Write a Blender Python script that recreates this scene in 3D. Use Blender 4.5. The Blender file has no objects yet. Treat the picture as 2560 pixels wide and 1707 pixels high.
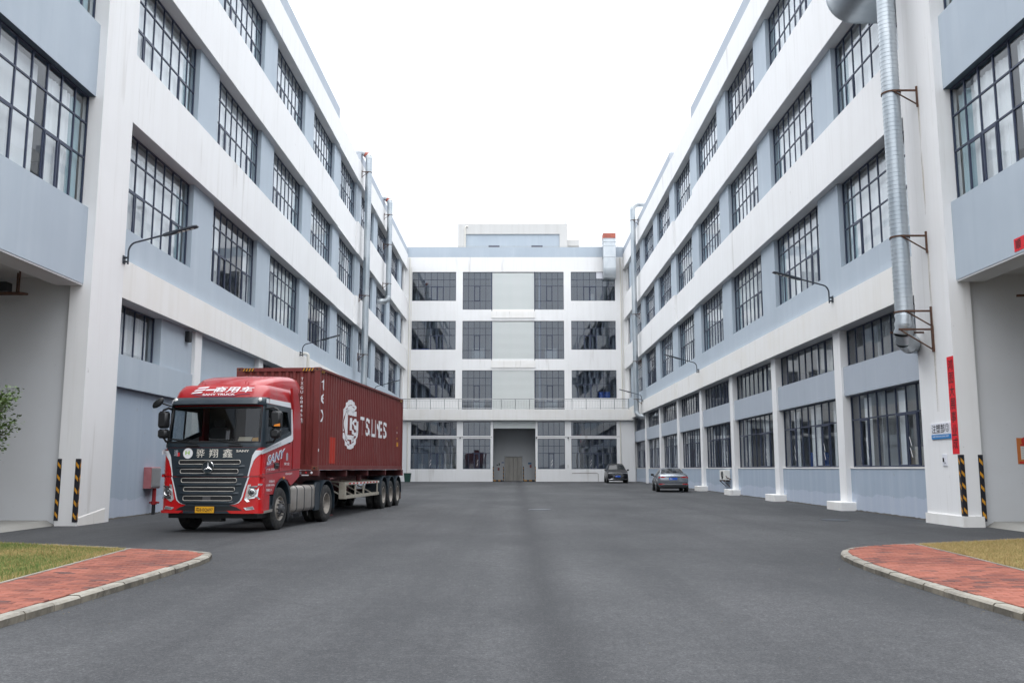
import bpy, bmesh, math, random
from mathutils import Vector, Matrix, noise as mnoise
random.seed(7)
SC = bpy.context.scene
COL = SC.collection
R_ = math.radians

# ------------------------------------------------------------------ camera
cam_d = bpy.data.cameras.new('camera'); cam = bpy.data.objects.new('camera', cam_d); COL.objects.link(cam)
cam_d.sensor_width = 36.0; cam_d.lens = 36.0*2257/2560; cam_d.clip_end = 6000; cam_d.clip_start = .05
cam.location = (0, 0, 1.5); cam.rotation_euler = (R_(90+8.0075), 0, R_(.2137))
SC.camera = cam

# ------------------------------------------------------------------ sky: overcast, even white cloud over a clear-sky base
SUN_EL, SUN_AZ = R_(80), R_(180)
W = bpy.data.worlds.new('World'); SC.world = W; W.use_nodes = True
nt = W.node_tree; nt.nodes.clear()
wo = nt.nodes.new('ShaderNodeOutputWorld'); bg = nt.nodes.new('ShaderNodeBackground')
sky = nt.nodes.new('ShaderNodeTexSky'); sky.sky_type = 'NISHITA'; sky.sun_disc = False
sky.sun_elevation = SUN_EL; sky.sun_rotation = SUN_AZ; sky.dust_density = 4.0
mixw = nt.nodes.new('ShaderNodeMixRGB'); mixw.inputs[0].default_value = .93
mixw.inputs[2].default_value = (11.3, 11.55, 11.95, 1)
# even overcast: brightest overhead, a third of that at the horizon (the standard overcast sky)
tcw = nt.nodes.new('ShaderNodeTexCoord'); sxw = nt.nodes.new('ShaderNodeSeparateXYZ'); nt.links.new(tcw.outputs['Generated'], sxw.inputs[0])
clw = nt.nodes.new('ShaderNodeMapRange'); clw.inputs['From Min'].default_value = 0; clw.inputs['From Max'].default_value = 1; clw.inputs['To Min'].default_value = 1/3; clw.inputs['To Max'].default_value = 1.0
nt.links.new(sxw.outputs[2], clw.inputs[0])
muw = nt.nodes.new('ShaderNodeVectorMath'); muw.operation = 'SCALE'; muw.inputs[0].default_value = (10.1, 10.55, 11.2); nt.links.new(clw.outputs[0], muw.inputs['Scale'])
nt.links.new(muw.outputs[0], mixw.inputs[2])
nt.links.new(sky.outputs[0], mixw.inputs[1]); nt.links.new(mixw.outputs[0], bg.inputs[0])
bg.inputs[1].default_value = .15
nt.links.new(bg.outputs[0], wo.inputs[0])
sun_d = bpy.data.lights.new('sun', 'SUN'); sun_d.energy = 1.5; sun_d.angle = R_(110); sun_d.color = (1, .985, .965)
sun = bpy.data.objects.new('sun', sun_d); COL.objects.link(sun); sun.location = (0, -20, 60)
sd = Vector((math.sin(SUN_AZ)*math.cos(SUN_EL), math.cos(SUN_AZ)*math.cos(SUN_EL), math.sin(SUN_EL)))
sun.rotation_euler = sd.to_track_quat('Z', 'Y').to_euler()
vs = SC.view_settings; vs.view_transform = 'Standard'; vs.look = 'None'; vs.exposure = 0.80; vs.gamma = 1.0; vs.use_curve_mapping = False
SC.render.engine = 'CYCLES'
SC.cycles.max_bounces = 8; SC.cycles.transparent_max_bounces = 24; SC.cycles.diffuse_bounces = 4; SC.cycles.glossy_bounces = 4
SC.cycles.use_denoising = True; SC.cycles.caustics_reflective = False; SC.cycles.caustics_refractive = False
SC.cycles.sample_clamp_indirect = 6.0

# ------------------------------------------------------------------ materials
M = {}
def new_mat(name):
    m = bpy.data.materials.new(name); m.use_nodes = True; m.node_tree.nodes.clear(); M[name] = m
    return m, m.node_tree.nodes, m.node_tree.links
def ramp(n, p0, p1, c0=(0, 0, 0, 1), c1=(1, 1, 1, 1)):
    r = n.new('ShaderNodeValToRGB'); e = r.color_ramp.elements
    e[0].position = p0; e[0].color = c0; e[1].position = p1; e[1].color = c1
    return r
def pos_noise(n, l, scale, stretch=(1, 1, 1), detail=4, rough=.55, obj=False):
    if obj:
        g = n.new('ShaderNodeTexCoord'); src = g.outputs['Object']
    else:
        g = n.new('ShaderNodeNewGeometry'); src = g.outputs['Position']
    mp = n.new('ShaderNodeMapping'); mp.inputs['Scale'].default_value = stretch
    l.new(src, mp.inputs[0])
    t = n.new('ShaderNodeTexNoise'); t.inputs['Scale'].default_value = scale
    t.inputs['Detail'].default_value = detail; t.inputs['Roughness'].default_value = rough
    l.new(mp.outputs[0], t.inputs['Vector'])
    return t
def mixc(n, l, fac, a, b, mode='MIX'):
    m = n.new('ShaderNodeMixRGB'); m.blend_type = mode
    for i, x in ((0, fac), (1, a), (2, b)):
        if isinstance(x, (int, float)): m.inputs[i].default_value = x
        elif isinstance(x, tuple): m.inputs[i].default_value = x if len(x) == 4 else x+(1,)
        else: l.new(x, m.inputs[i])
    return m.outputs[0]
def surface(name, col, rough=.6, metal=0.0, spec=.5, layers=(), bump=(), coat=0.0, obj=False, emit=None, rough_var=None, rnd=0.0):
    """layers: (scale, stretch, lo, hi, colour, amount) blotches of another colour; bump: (scale, stretch, strength, distance)"""
    m, n, l = new_mat(name)
    out = n.new('ShaderNodeOutputMaterial'); b = n.new('ShaderNodeBsdfPrincipled'); l.new(b.outputs[0], out.inputs[0])
    c = col+(1,) if len(col) == 3 else col
    cur = None
    for (sc, st, lo, hi, lc, am) in layers:
        t = pos_noise(n, l, sc, st, obj=obj)
        r = ramp(n, lo, hi); l.new(t.outputs[0], r.inputs[0])
        f = n.new('ShaderNodeMath'); f.operation = 'MULTIPLY'; f.inputs[1].default_value = am
        l.new(r.outputs[0], f.inputs[0])
        cur = mixc(n, l, f.outputs[0], cur if cur is not None else c, lc)
    if rnd:
        oi = n.new('ShaderNodeObjectInfo'); mr = n.new('ShaderNodeMapRange'); mr.inputs['To Min'].default_value = 1-rnd; mr.inputs['To Max'].default_value = 1+rnd
        l.new(oi.outputs['Random'], mr.inputs[0]); cur = mixc(n, l, 1.0, cur if cur is not None else c, mr.outputs[0], 'MULTIPLY')
    if cur is None: b.inputs['Base Color'].default_value = c
    else: l.new(cur, b.inputs['Base Color'])
    b.inputs['Roughness'].default_value = rough; b.inputs['Metallic'].default_value = metal
    b.inputs['Specular IOR Level'].default_value = spec; b.inputs['Coat Weight'].default_value = coat
    if rough_var:
        t = pos_noise(n, l, rough_var[0], (1, 1, 1), obj=obj); r = n.new('ShaderNodeMapRange')
        r.inputs['To Min'].default_value = rough_var[1]; r.inputs['To Max'].default_value = rough_var[2]
        l.new(t.outputs[0], r.inputs[0]); l.new(r.outputs[0], b.inputs['Roughness'])
    if emit: b.inputs['Emission Color'].default_value = emit+(1,); b.inputs['Emission Strength'].default_value = 1
    prev = None
    for (sc, st, stren, dist) in bump:
        t = pos_noise(n, l, sc, st, detail=6, obj=obj); bp = n.new('ShaderNodeBump')
        bp.inputs['Strength'].default_value = stren; bp.inputs['Distance'].default_value = dist
        l.new(t.outputs[0], bp.inputs['Height'])
        if prev: l.new(prev.outputs[0], bp.inputs['Normal'])
        prev = bp
    if prev: l.new(prev.outputs[0], b.inputs['Normal'])
    return m
V1 = (1, 1, 1); STK = (1, 1, .05)
surface('white_paint', (.83, .83, .83), .75, layers=[(2.6, (1, 1, .06), .48, .74, (.70, .69, .67), .30), (7, (1, 1, .04), .58, .70, (.64, .63, .605), .28), (.35, V1, .45, .72, (.76, .755, .75), .5), (1.1, (1, 1, .10), .645, .72, (.52, .50, .47), .45), (5, (1, 1, .7), .715, .735, (.46, .45, .43), .5)], bump=[(6, V1, .15, .01), (60, V1, .08, .004)])
surface('cream_paint', (.83, .82, .80), .75, layers=[(2.6, STK, .48, .74, (.66, .635, .58), .38), (.5, V1, .45, .7, (.77, .74, .68), .5), (1.4, (1, 1, .12), .68, .72, (.34, .31, .28), .55)], bump=[(6, V1, .15, .01)])
surface('blue_paint', (.43, .495, .56), .72, layers=[(2.0, STK, .48, .75, (.50, .56, .615), .5), (.45, V1, .4, .7, (.385, .445, .51), .6), (3.2, STK, .58, .8, (.34, .40, .47), .45), (.9, STK, .55, .7, (.40, .46, .53), .4)], bump=[(6, V1, .15, .01)])
surface('blue_shaded', (.085, .125, .165), .7)  # wall blue darkened to carry the shade under the near bands
surface('pelmet', (.46, .47, .47), .8)
surface('blue_grey_paint', (.41, .455, .515), .75, layers=[(2.0, STK, .48, .75, (.50, .54, .59), .5), (.45, V1, .4, .7, (.38, .425, .485), .6), (3.2, STK, .60, .8, (.33, .365, .41), .4)], bump=[(6, V1, .15, .01)])
surface('notice_dull', (.22, .07, .07), .6); surface('plate_dull', (.05, .12, .23), .6)
surface('grey_paint', (.42, .43, .44), .8, layers=[(.5, V1, .4, .7, (.36, .37, .38), .5), (3, STK, .55, .8, (.33, .33, .33), .4)], bump=[(8, V1, .15, .01)])
surface('bay_wall', (.64, .655, .675), .8, layers=[(.4, V1, .4, .7, (.54, .54, .54), .5), (9, V1, .68, .76, (.42, .42, .42), .4)], bump=[(6, V1, .15, .01)])
surface('soffit', (.64, .65, .66), .85, layers=[(.8, V1, .4, .7, (.55, .555, .56), .5)])
surface('frame', (.040, .052, .092), .42, metal=.25, layers=[(9, V1, .55, .75, (.10, .105, .115), .4)])
surface('frame_light', (.085, .10, .13), .4, metal=.2)
surface('weathered_white', (.60, .60, .59), .8, layers=[(2.6, STK, .48, .74, (.50, .49, .47), .4)])
surface('interior', (.40, .42, .44), .9, layers=[(.7, V1, .4, .7, (.32, .335, .35), .6)])
surface('room_ceiling', (.55, .55, .54), .9)
surface('curtain', (.80, .82, .84), .9, layers=[(3, (1, 1, .1), .4, .7, (.70, .73, .76), .6)])
surface('curtain_teal', (.36, .50, .55), .9, layers=[(3, (1, 1, .1), .4, .7, (.24, .34, .38), .6)])
surface('blind', (.62, .62, .60), .8)
surface('galvanised', (.50, .54, .57), .42, metal=.75, layers=[(1.1, (1, 1, .6), .35, .65, (.36, .41, .45), .8), (.6, (1, 1, .25), .5, .62, (.62, .65, .67), .6), (25, V1, .6, .75, (.40, .42, .44), .4)], rough_var=(3, .25, .48), bump=[(2.5, V1, .12, .02)])
surface('galvanised_light', (.60, .635, .66), .42, metal=.7, layers=[(1.3, (1, 1, .5), .4, .65, (.46, .51, .545), .7)], bump=[(2, V1, .15, .02)])
surface('rust', (.11, .055, .035), .85, metal=.1, layers=[(20, V1, .4, .65, (.05, .03, .025), .8), (9, V1, .5, .7, (.20, .10, .06), .5)], bump=[(60, V1, .3, .003)])
surface('rust_cap', (.46, .13, .09), .8, layers=[(3, V1, .4, .65, (.30, .10, .08), .8)])
surface('steel', (.30, .31, .32), .4, metal=.8, layers=[(4, V1, .4, .7, (.40, .41, .42), .6)])
surface('dark_metal', (.05, .06, .075), .45, metal=.3)
surface('shutter', (.62, .645, .635), .5, metal=.1, layers=[(1.2, STK, .45, .7, (.58, .63, .61), .5)])
surface('bay_concrete', (.29, .285, .265), .85, layers=[(1.2, V1, .4, .68, (.24, .235, .215), .6)])
surface('concrete', (.40, .395, .38), .85, layers=[(1.2, V1, .4, .68, (.32, .31, .29), .6), (14, V1, .55, .75, (.27, .26, .24), .4)], bump=[(30, V1, .25, .01)])
surface('kerb_concrete', (.215, .19, .148), .9, layers=[(4, (1, 1, .5), .40, .60, (.075, .067, .055), .85), (22, V1, .52, .68, (.26, .245, .21), .5), (1.6, V1, .4, .62, (.12, .108, .088), .7)], rnd=.28, bump=[(35, V1, .5, .012), (120, V1, .25, .004)])
surface('kerb_top', (.28, .26, .22), .9, layers=[(3, V1, .40, .62, (.18, .165, .14), .8), (16, V1, .5, .7, (.34, .33, .30), .5)], rnd=.16, bump=[(35, V1, .4, .008)])
surface('paver_bed', (.10, .055, .045), .95)
for i, c in enumerate([(.265, .084, .054), (.225, .068, .045), (.31, .104, .070), (.165, .052, .038), (.10, .044, .038)]):
    surface('paver%d' % i, c, .85, layers=[(18, V1, .42, .7, (c[0]*.7, c[1]*.72, c[2]*.75), .6), (2.2, V1, .54, .74, (c[0]*.6, c[1]*.68, c[2]*.72), .6), (70, V1, .62, .75, (.30, .15, .12), .3)], rnd=.10, bump=[(90, V1, .3, .004)])
surface('soil', (.16, .115, .06), .95, layers=[(7, V1, .4, .65, (.26, .20, .09), .8), (3, V1, .45, .6, (.13, .15, .05), .6)], bump=[(40, V1, .5, .02)])
for nm, c in (('grass_dry', (.42, .31, .13)), ('grass_mid', (.29, .26, .085)), ('grass_green', (.13, .19, .045))):
    surface(nm, c, .8, layers=[(30, V1, .4, .7, (c[0]*.7, c[1]*.75, c[2]*.8), .6)])
surface('leaf', (.075, .13, .035), .5, layers=[(12, V1, .35, .65, (.12, .17, .055), .8)])
surface('soil_dark', (.045, .042, .038), .95, layers=[(9, V1, .4, .65, (.10, .09, .075), .7)], bump=[(40, V1, .6, .02)])
surface('bark', (.14, .10, .07), .9, bump=[(30, (1, 1, .2), .5, .01)])
surface('black_plastic', (.016, .018, .021), .45)
surface('rubber', (.022, .022, .023), .8, layers=[(9, V1, .45, .7, (.07, .066, .06), .7)], bump=[(40, V1, .2, .004)], obj=True)
surface('hazard_black', (.012, .013, .02), .5)
surface('hazard_yellow', (.62, .29, .02), .5, layers=[(9, V1, .5, .7, (.42, .2, .03), .6)])
surface('banner_red', (.72, .008, .02), .55)
surface('ink', (.010, .010, .012), .6)
surface('sign_white', (.74, .75, .80), .4)
surface('sign_blue', (.015, .22, .55), .4)
surface('poster_orange', (.55, .18, .05), .5); surface('poster_paper', (.62, .63, .60), .6); surface('poster_red', (.55, .04, .03), .5)
surface('hydrant_red', (.30, .012, .016), .5); surface('cabinet_red', (.42, .16, .17), .45, layers=[(4, V1, .4, .7, (.36, .10, .11), .6)])
surface('cabinet_grey', (.35, .36, .37), .4, metal=.4)
surface('crate_blue', (.01, .12, .60), .5); surface('carton', (.48, .40, .30), .8); surface('carton_pale', (.60, .58, .52), .8)
surface('ac_white', (.72, .71, .67), .5)
surface('bin_green', (.02, .07, .055), .5)
surface('door_steel', (.30, .285, .26), .5, metal=.35, layers=[(1.5, (1, 1, .4), .4, .65, (.23, .22, .20), .8)])
surface('pvc', (.70, .68, .62), .55)
surface('lamp_lens', (.75, .75, .72), .15)
surface('white_tape', (.8, .8, .8), .6)
# vehicles
surface('truck_red', (.40, .013, .017), .34, coat=.45, layers=[(1.5, V1, .45, .7, (.33, .022, .026), .6), (4, (1, 1, .5), .55, .75, (.30, .085, .075), .45), (25, V1, .62, .74, (.26, .09, .075), .4)], obj=True, rough_var=(4, .22, .42))
surface('truck_red_bright', (.50, .007, .010), .24, coat=.6, layers=[(5, (1, 1, .6), .55, .75, (.34, .05, .045), .5)], obj=True)
surface('truck_slate', (.015, .025, .035), .42, coat=.15, layers=[(2, V1, .45, .7, (.026, .036, .045), .6)], obj=True, rough_var=(3, .3, .5))
surface('truck_white', (.70, .72, .75), .4, coat=.3, layers=[(3, V1, .5, .75, (.60, .62, .65), .5)], obj=True)
surface('truck_black', (.012, .013, .015), .5, obj=True)
surface('mesh_black', (.010, .011, .013), .6, bump=[(160, V1, .6, .01)], obj=True)
surface('chrome', (.78, .78, .78), .12, metal=1.0)
surface('rim_trim', (.58, .55, .50), .35, metal=.3)
surface('rim_steel', (.34, .31, .275), .55, metal=.3, layers=[(6, V1, .42, .66, (.19, .17, .15), .8)], obj=True)
surface('hub_dark', (.10, .10, .105), .55, metal=.4, obj=True)
surface('tank_alu', (.42, .39, .36), .42, metal=.55, layers=[(2.2, V1, .4, .68, (.34, .30, .26), .8), (7, (1, 1, .3), .5, .7, (.50, .48, .46), .5)], obj=True)
surface('decal_text', (.78, .74, .66), .5); surface('decal_white', (.80, .80, .82), .45); surface('decal_blue', (.20, .25, .42), .4)
surface('decal_navy', (.07, .09, .20), .4)
surface('decal_green', (.32, .55, .08), .5); surface('decal_grey', (.35, .36, .40), .5); surface('decal_red', (.6, .02, .02), .5)
surface('plate_yellow', (.72, .36, .015), .4); surface('plate_blue', (.01, .10, .55), .4)
surface('amber', (.80, .25, .02), .3); surface('lamp_red', (.45, .01, .015), .15, coat=.5); surface('lamp_glass', (.72, .74, .76), .08, metal=.5, coat=1.0)
surface('lamp_dark', (.05, .055, .06), .1, coat=1.0)
surface('container_red', (.168, .027, .023), .55, layers=[(1.3, V1, .42, .7, (.18, .034, .032), .6), (9, (1, 1, .3), .58, .74, (.10, .018, .018), .6), (6, (1, 1, .06), .60, .70, (.21, .075, .06), .45), (30, V1, .66, .76, (.24, .10, .06), .6), (.7, V1, .5, .66, (.17, .05, .045), .5)], obj=True, rough_var=(3, .45, .7))
surface('container_rust', (.19, .062, .04), .75, layers=[(5, V1, .42, .66, (.12, .035, .03), .8), (18, V1, .5, .7, (.30, .14, .08), .6)], obj=True)
surface('container_patch', (.42, .035, .02), .55, obj=True)
surface('trailer_red', (.10, .018, .018), .65, layers=[(6, V1, .42, .66, (.05, .014, .014), .8)], obj=True)
surface('trailer_beige', (.40, .37, .31), .65, layers=[(5, V1, .42, .66, (.30, .265, .21), .8)], obj=True)
surface('car_silver', (.30, .33, .365), .24, metal=.75, coat=.7, obj=True)
surface('car_black', (.004, .0045, .007), .28, metal=.0, coat=.15, obj=True)
surface('seat', (.09, .09, .095), .8)
# panes of glass: clear part and mirror part by the angle of view, slightly wavy
def glass(name, tint, ior, rough=.0, wave=.004):
    m, n, l = new_mat(name)
    out = n.new('ShaderNodeOutputMaterial'); mx = n.new('ShaderNodeMixShader'); tr = n.new('ShaderNodeBsdfTransparent'); gl = n.new('ShaderNodeBsdfGlossy')
    g = n.new('ShaderNodeNewGeometry'); dt = n.new('ShaderNodeVectorMath'); dt.operation = 'DOT_PRODUCT'; l.new(g.outputs['Incoming'], dt.inputs[1])
    def mth(op, a, b=None):
        q = n.new('ShaderNodeMath'); q.operation = op
        for i, v in enumerate((a, b)):
            if v is None: continue
            if isinstance(v, (int, float)): q.inputs[i].default_value = v
            else: l.new(v, q.inputs[i])
        return q.outputs[0]
    f0 = ((ior-1)/(ior+1))**2
    k = mth('POWER', mth('SUBTRACT', 1.0, mth('ABSOLUTE', dt.outputs['Value'])), 4.6)
    fac = mth('ADD', mth('MULTIPLY', k, (1-f0)*.62), f0)
    tr.inputs[0].default_value = tint+(1,); gl.inputs[0].default_value = (.95, .97, 1, 1); gl.inputs['Roughness'].default_value = rough
    t = pos_noise(n, l, 1.3, V1, detail=1); bp = n.new('ShaderNodeBump'); bp.inputs['Strength'].default_value = wave*10; bp.inputs['Distance'].default_value = .012
    l.new(t.outputs[0], bp.inputs['Height']); l.new(bp.outputs[0], gl.inputs['Normal']); l.new(bp.outputs[0], dt.inputs[0])
    l.new(fac, mx.inputs[0]); l.new(tr.outputs[0], mx.inputs[1]); l.new(gl.outputs[0], mx.inputs[2]); l.new(mx.outputs[0], out.inputs[0])
    return m
glass('pane_glass', (.975, .988, .99), 1.5)
glass('pane_dark', (.72, .77, .82), 2.0)
glass('car_glass', (.62, .66, .67), 1.55, wave=.0)
# two-tone dado: repainted lower strip with an uneven upper edge
def dado():
    m, n, l = new_mat('blue_dado')
    out = n.new('ShaderNodeOutputMaterial'); b = n.new('ShaderNodeBsdfPrincipled'); l.new(b.outputs[0], out.inputs[0]); b.inputs['Roughness'].default_value = .75
    g = n.new('ShaderNodeNewGeometry'); sx = n.new('ShaderNodeSeparateXYZ'); l.new(g.outputs['Position'], sx.inputs[0])
    t = pos_noise(n, l, .9, V1, detail=5); ad = n.new('ShaderNodeMath'); ad.operation = 'MULTIPLY_ADD'; ad.inputs[1].default_value = .5
    l.new(t.outputs[0], ad.inputs[0]); l.new(sx.outputs[2], ad.inputs[2])
    r = ramp(n, .84, .87, (1, 1, 1, 1), (0, 0, 0, 1)); l.new(ad.outputs[0], r.inputs[0])
    s = pos_noise(n, l, 2.4, STK); rs = ramp(n, .45, .75); l.new(s.outputs[0], rs.inputs[0])
    a1 = mixc(n, l, rs.outputs[0], (.36, .43, .52), (.42, .485, .56)); a2 = mixc(n, l, rs.outputs[0], (.44, .50, .60), (.50, .55, .63))
    base = mixc(n, l, r.outputs[0], a1, a2)
    d = pos_noise(n, l, 7, V1); rd = ramp(n, .66, .74); l.new(d.outputs[0], rd.inputs[0])
    l.new(mixc(n, l, rd.outputs[0], base, (.33, .36, .40)), b.inputs['Base Color'])
dado()
# asphalt: aggregate, worn lanes along the yard, joints and patches
def asphalt():
    m, n, l = new_mat('asphalt')
    out = n.new('ShaderNodeOutputMaterial'); b = n.new('ShaderNodeBsdfPrincipled'); l.new(b.outputs[0], out.inputs[0])
    def mul(x, f):
        q = n.new('ShaderNodeMath'); q.operation = 'MULTIPLY'; q.inputs[1].default_value = f; l.new(x, q.inputs[0]); return q.outputs[0]
    def rmp(x, lo, hi, inv=False):
        r = ramp(n, lo, hi, *(((1, 1, 1, 1), (0, 0, 0, 1)) if inv else ())); l.new(x, r.inputs[0]); return r.outputs[0]
    big = pos_noise(n, l, .22, (1, .5, 1), detail=7, rough=.62)
    c = mixc(n, l, rmp(big.outputs[0], .38, .62), (.064, .0665, .0715), (.150, .1525, .158))
    lane = pos_noise(n, l, .8, (1, .022, 1), detail=4, rough=.6)                       # wheel tracks along the yard
    c = mixc(n, l, mul(rmp(lane.outputs[0], .50, .68), .55), c, (.046, .048, .053)); c = mixc(n, l, mul(rmp(lane.outputs[0], .28, .46, True), .5), c, (.118, .120, .126))
    turn = pos_noise(n, l, .5, (.18, .9, 1), detail=4); c = mixc(n, l, mul(rmp(turn.outputs[0], .58, .70), .35), c, (.048, .050, .055))
    oil = pos_noise(n, l, .9, V1, detail=5); c = mixc(n, l, mul(rmp(oil.outputs[0], .69, .76), .6), c, (.024, .025, .028))
    dust = pos_noise(n, l, 2.3, (1, .5, 1), detail=6, rough=.7); c = mixc(n, l, mul(rmp(dust.outputs[0], .58, .78), .5), c, (.125, .123, .12))
    g = n.new('ShaderNodeNewGeometry'); sx = n.new('ShaderNodeSeparateXYZ'); l.new(g.outputs['Position'], sx.inputs[0])
    w = pos_noise(n, l, .22, (0, 1, 0), detail=5); wm = n.new('ShaderNodeMath'); wm.operation = 'MULTIPLY_ADD'; wm.inputs[1].default_value = -.7; l.new(w.outputs[0], wm.inputs[0]); l.new(sx.outputs[0], wm.inputs[2])
    ab = n.new('ShaderNodeMath'); ab.operation = 'ABSOLUTE'; l.new(wm.outputs[0], ab.inputs[0])
    c = mixc(n, l, mul(rmp(ab.outputs[0], .05, .50, True), .80), c, (.034, .036, .040))   # seam between two paving lanes
    vo = n.new('ShaderNodeTexVoronoi'); vo.feature = 'DISTANCE_TO_EDGE'; vo.inputs['Scale'].default_value = .11; vo.inputs['Randomness'].default_value = 1
    wp = pos_noise(n, l, 1.2, V1, detail=5); ad = n.new('ShaderNodeVectorMath'); ad.operation = 'MULTIPLY_ADD'; ad.inputs[1].default_value = (1.2, 1.2, 0); l.new(wp.outputs['Color'], ad.inputs[0]); l.new(g.outputs['Position'], ad.inputs[2]); l.new(ad.outputs[0], vo.inputs['Vector'])
    c = mixc(n, l, mul(rmp(vo.outputs[0], .0004, .0012, True), .35), c, (.02, .02, .022))   # hairline cracks
    md = pos_noise(n, l, 7, (1, .8, 1), detail=6, rough=.75); c = mixc(n, l, mul(rmp(md.outputs[0], .40, .62, True), .42), c, (.034, .0355, .039)); c = mixc(n, l, mul(rmp(md.outputs[0], .55, .70), .40), c, (.145, .146, .15))
    m2 = pos_noise(n, l, 24, V1, detail=4, rough=.8); c = mixc(n, l, mul(rmp(m2.outputs[0], .42, .58, True), .50), c, (.026, .027, .030)); c = mixc(n, l, mul(rmp(m2.outputs[0], .58, .68), .45), c, (.19, .19, .195))
    st = pos_noise(n, l, 46, V1, detail=5, rough=.85)
    c = mixc(n, l, rmp(st.outputs[0], .38, .62), mixc(n, l, .70, c, (.013, .014, .016)), c)
    st2 = pos_noise(n, l, 62, V1, detail=2); c = mixc(n, l, mul(rmp(st2.outputs[0], .61, .70), .6), c, (.14, .14, .145))
    l.new(c, b.inputs['Base Color'])
    b.inputs['Roughness'].default_value = .80; b.inputs['Specular IOR Level'].default_value = .35
    b1 = n.new('ShaderNodeBump'); b1.inputs['Strength'].default_value = .6; b1.inputs['Distance'].default_value = .010; l.new(st.outputs[0], b1.inputs['Height']); l.new(b1.outputs[0], b.inputs['Normal'])
asphalt()
# rust run: thin, broken up
def stain():
    m, n, l = new_mat('rust_run')
    out = n.new('ShaderNodeOutputMaterial'); mx = n.new('ShaderNodeMixShader'); tr = n.new('ShaderNodeBsdfTransparent'); d = n.new('ShaderNodeBsdfDiffuse')
    d.inputs[0].default_value = (.50, .36, .20, 1)
    t = pos_noise(n, l, 9, (1, 1, .06)); r = ramp(n, .36, .66, (0, 0, 0, 1), (.34, .34, .34, 1)); l.new(t.outputs[0], r.inputs[0])
    l.new(r.outputs[0], mx.inputs[0]); l.new(tr.outputs[0], mx.inputs[1]); l.new(d.outputs[0], mx.inputs[2]); l.new(mx.outputs[0], out.inputs[0])
stain()

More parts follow.
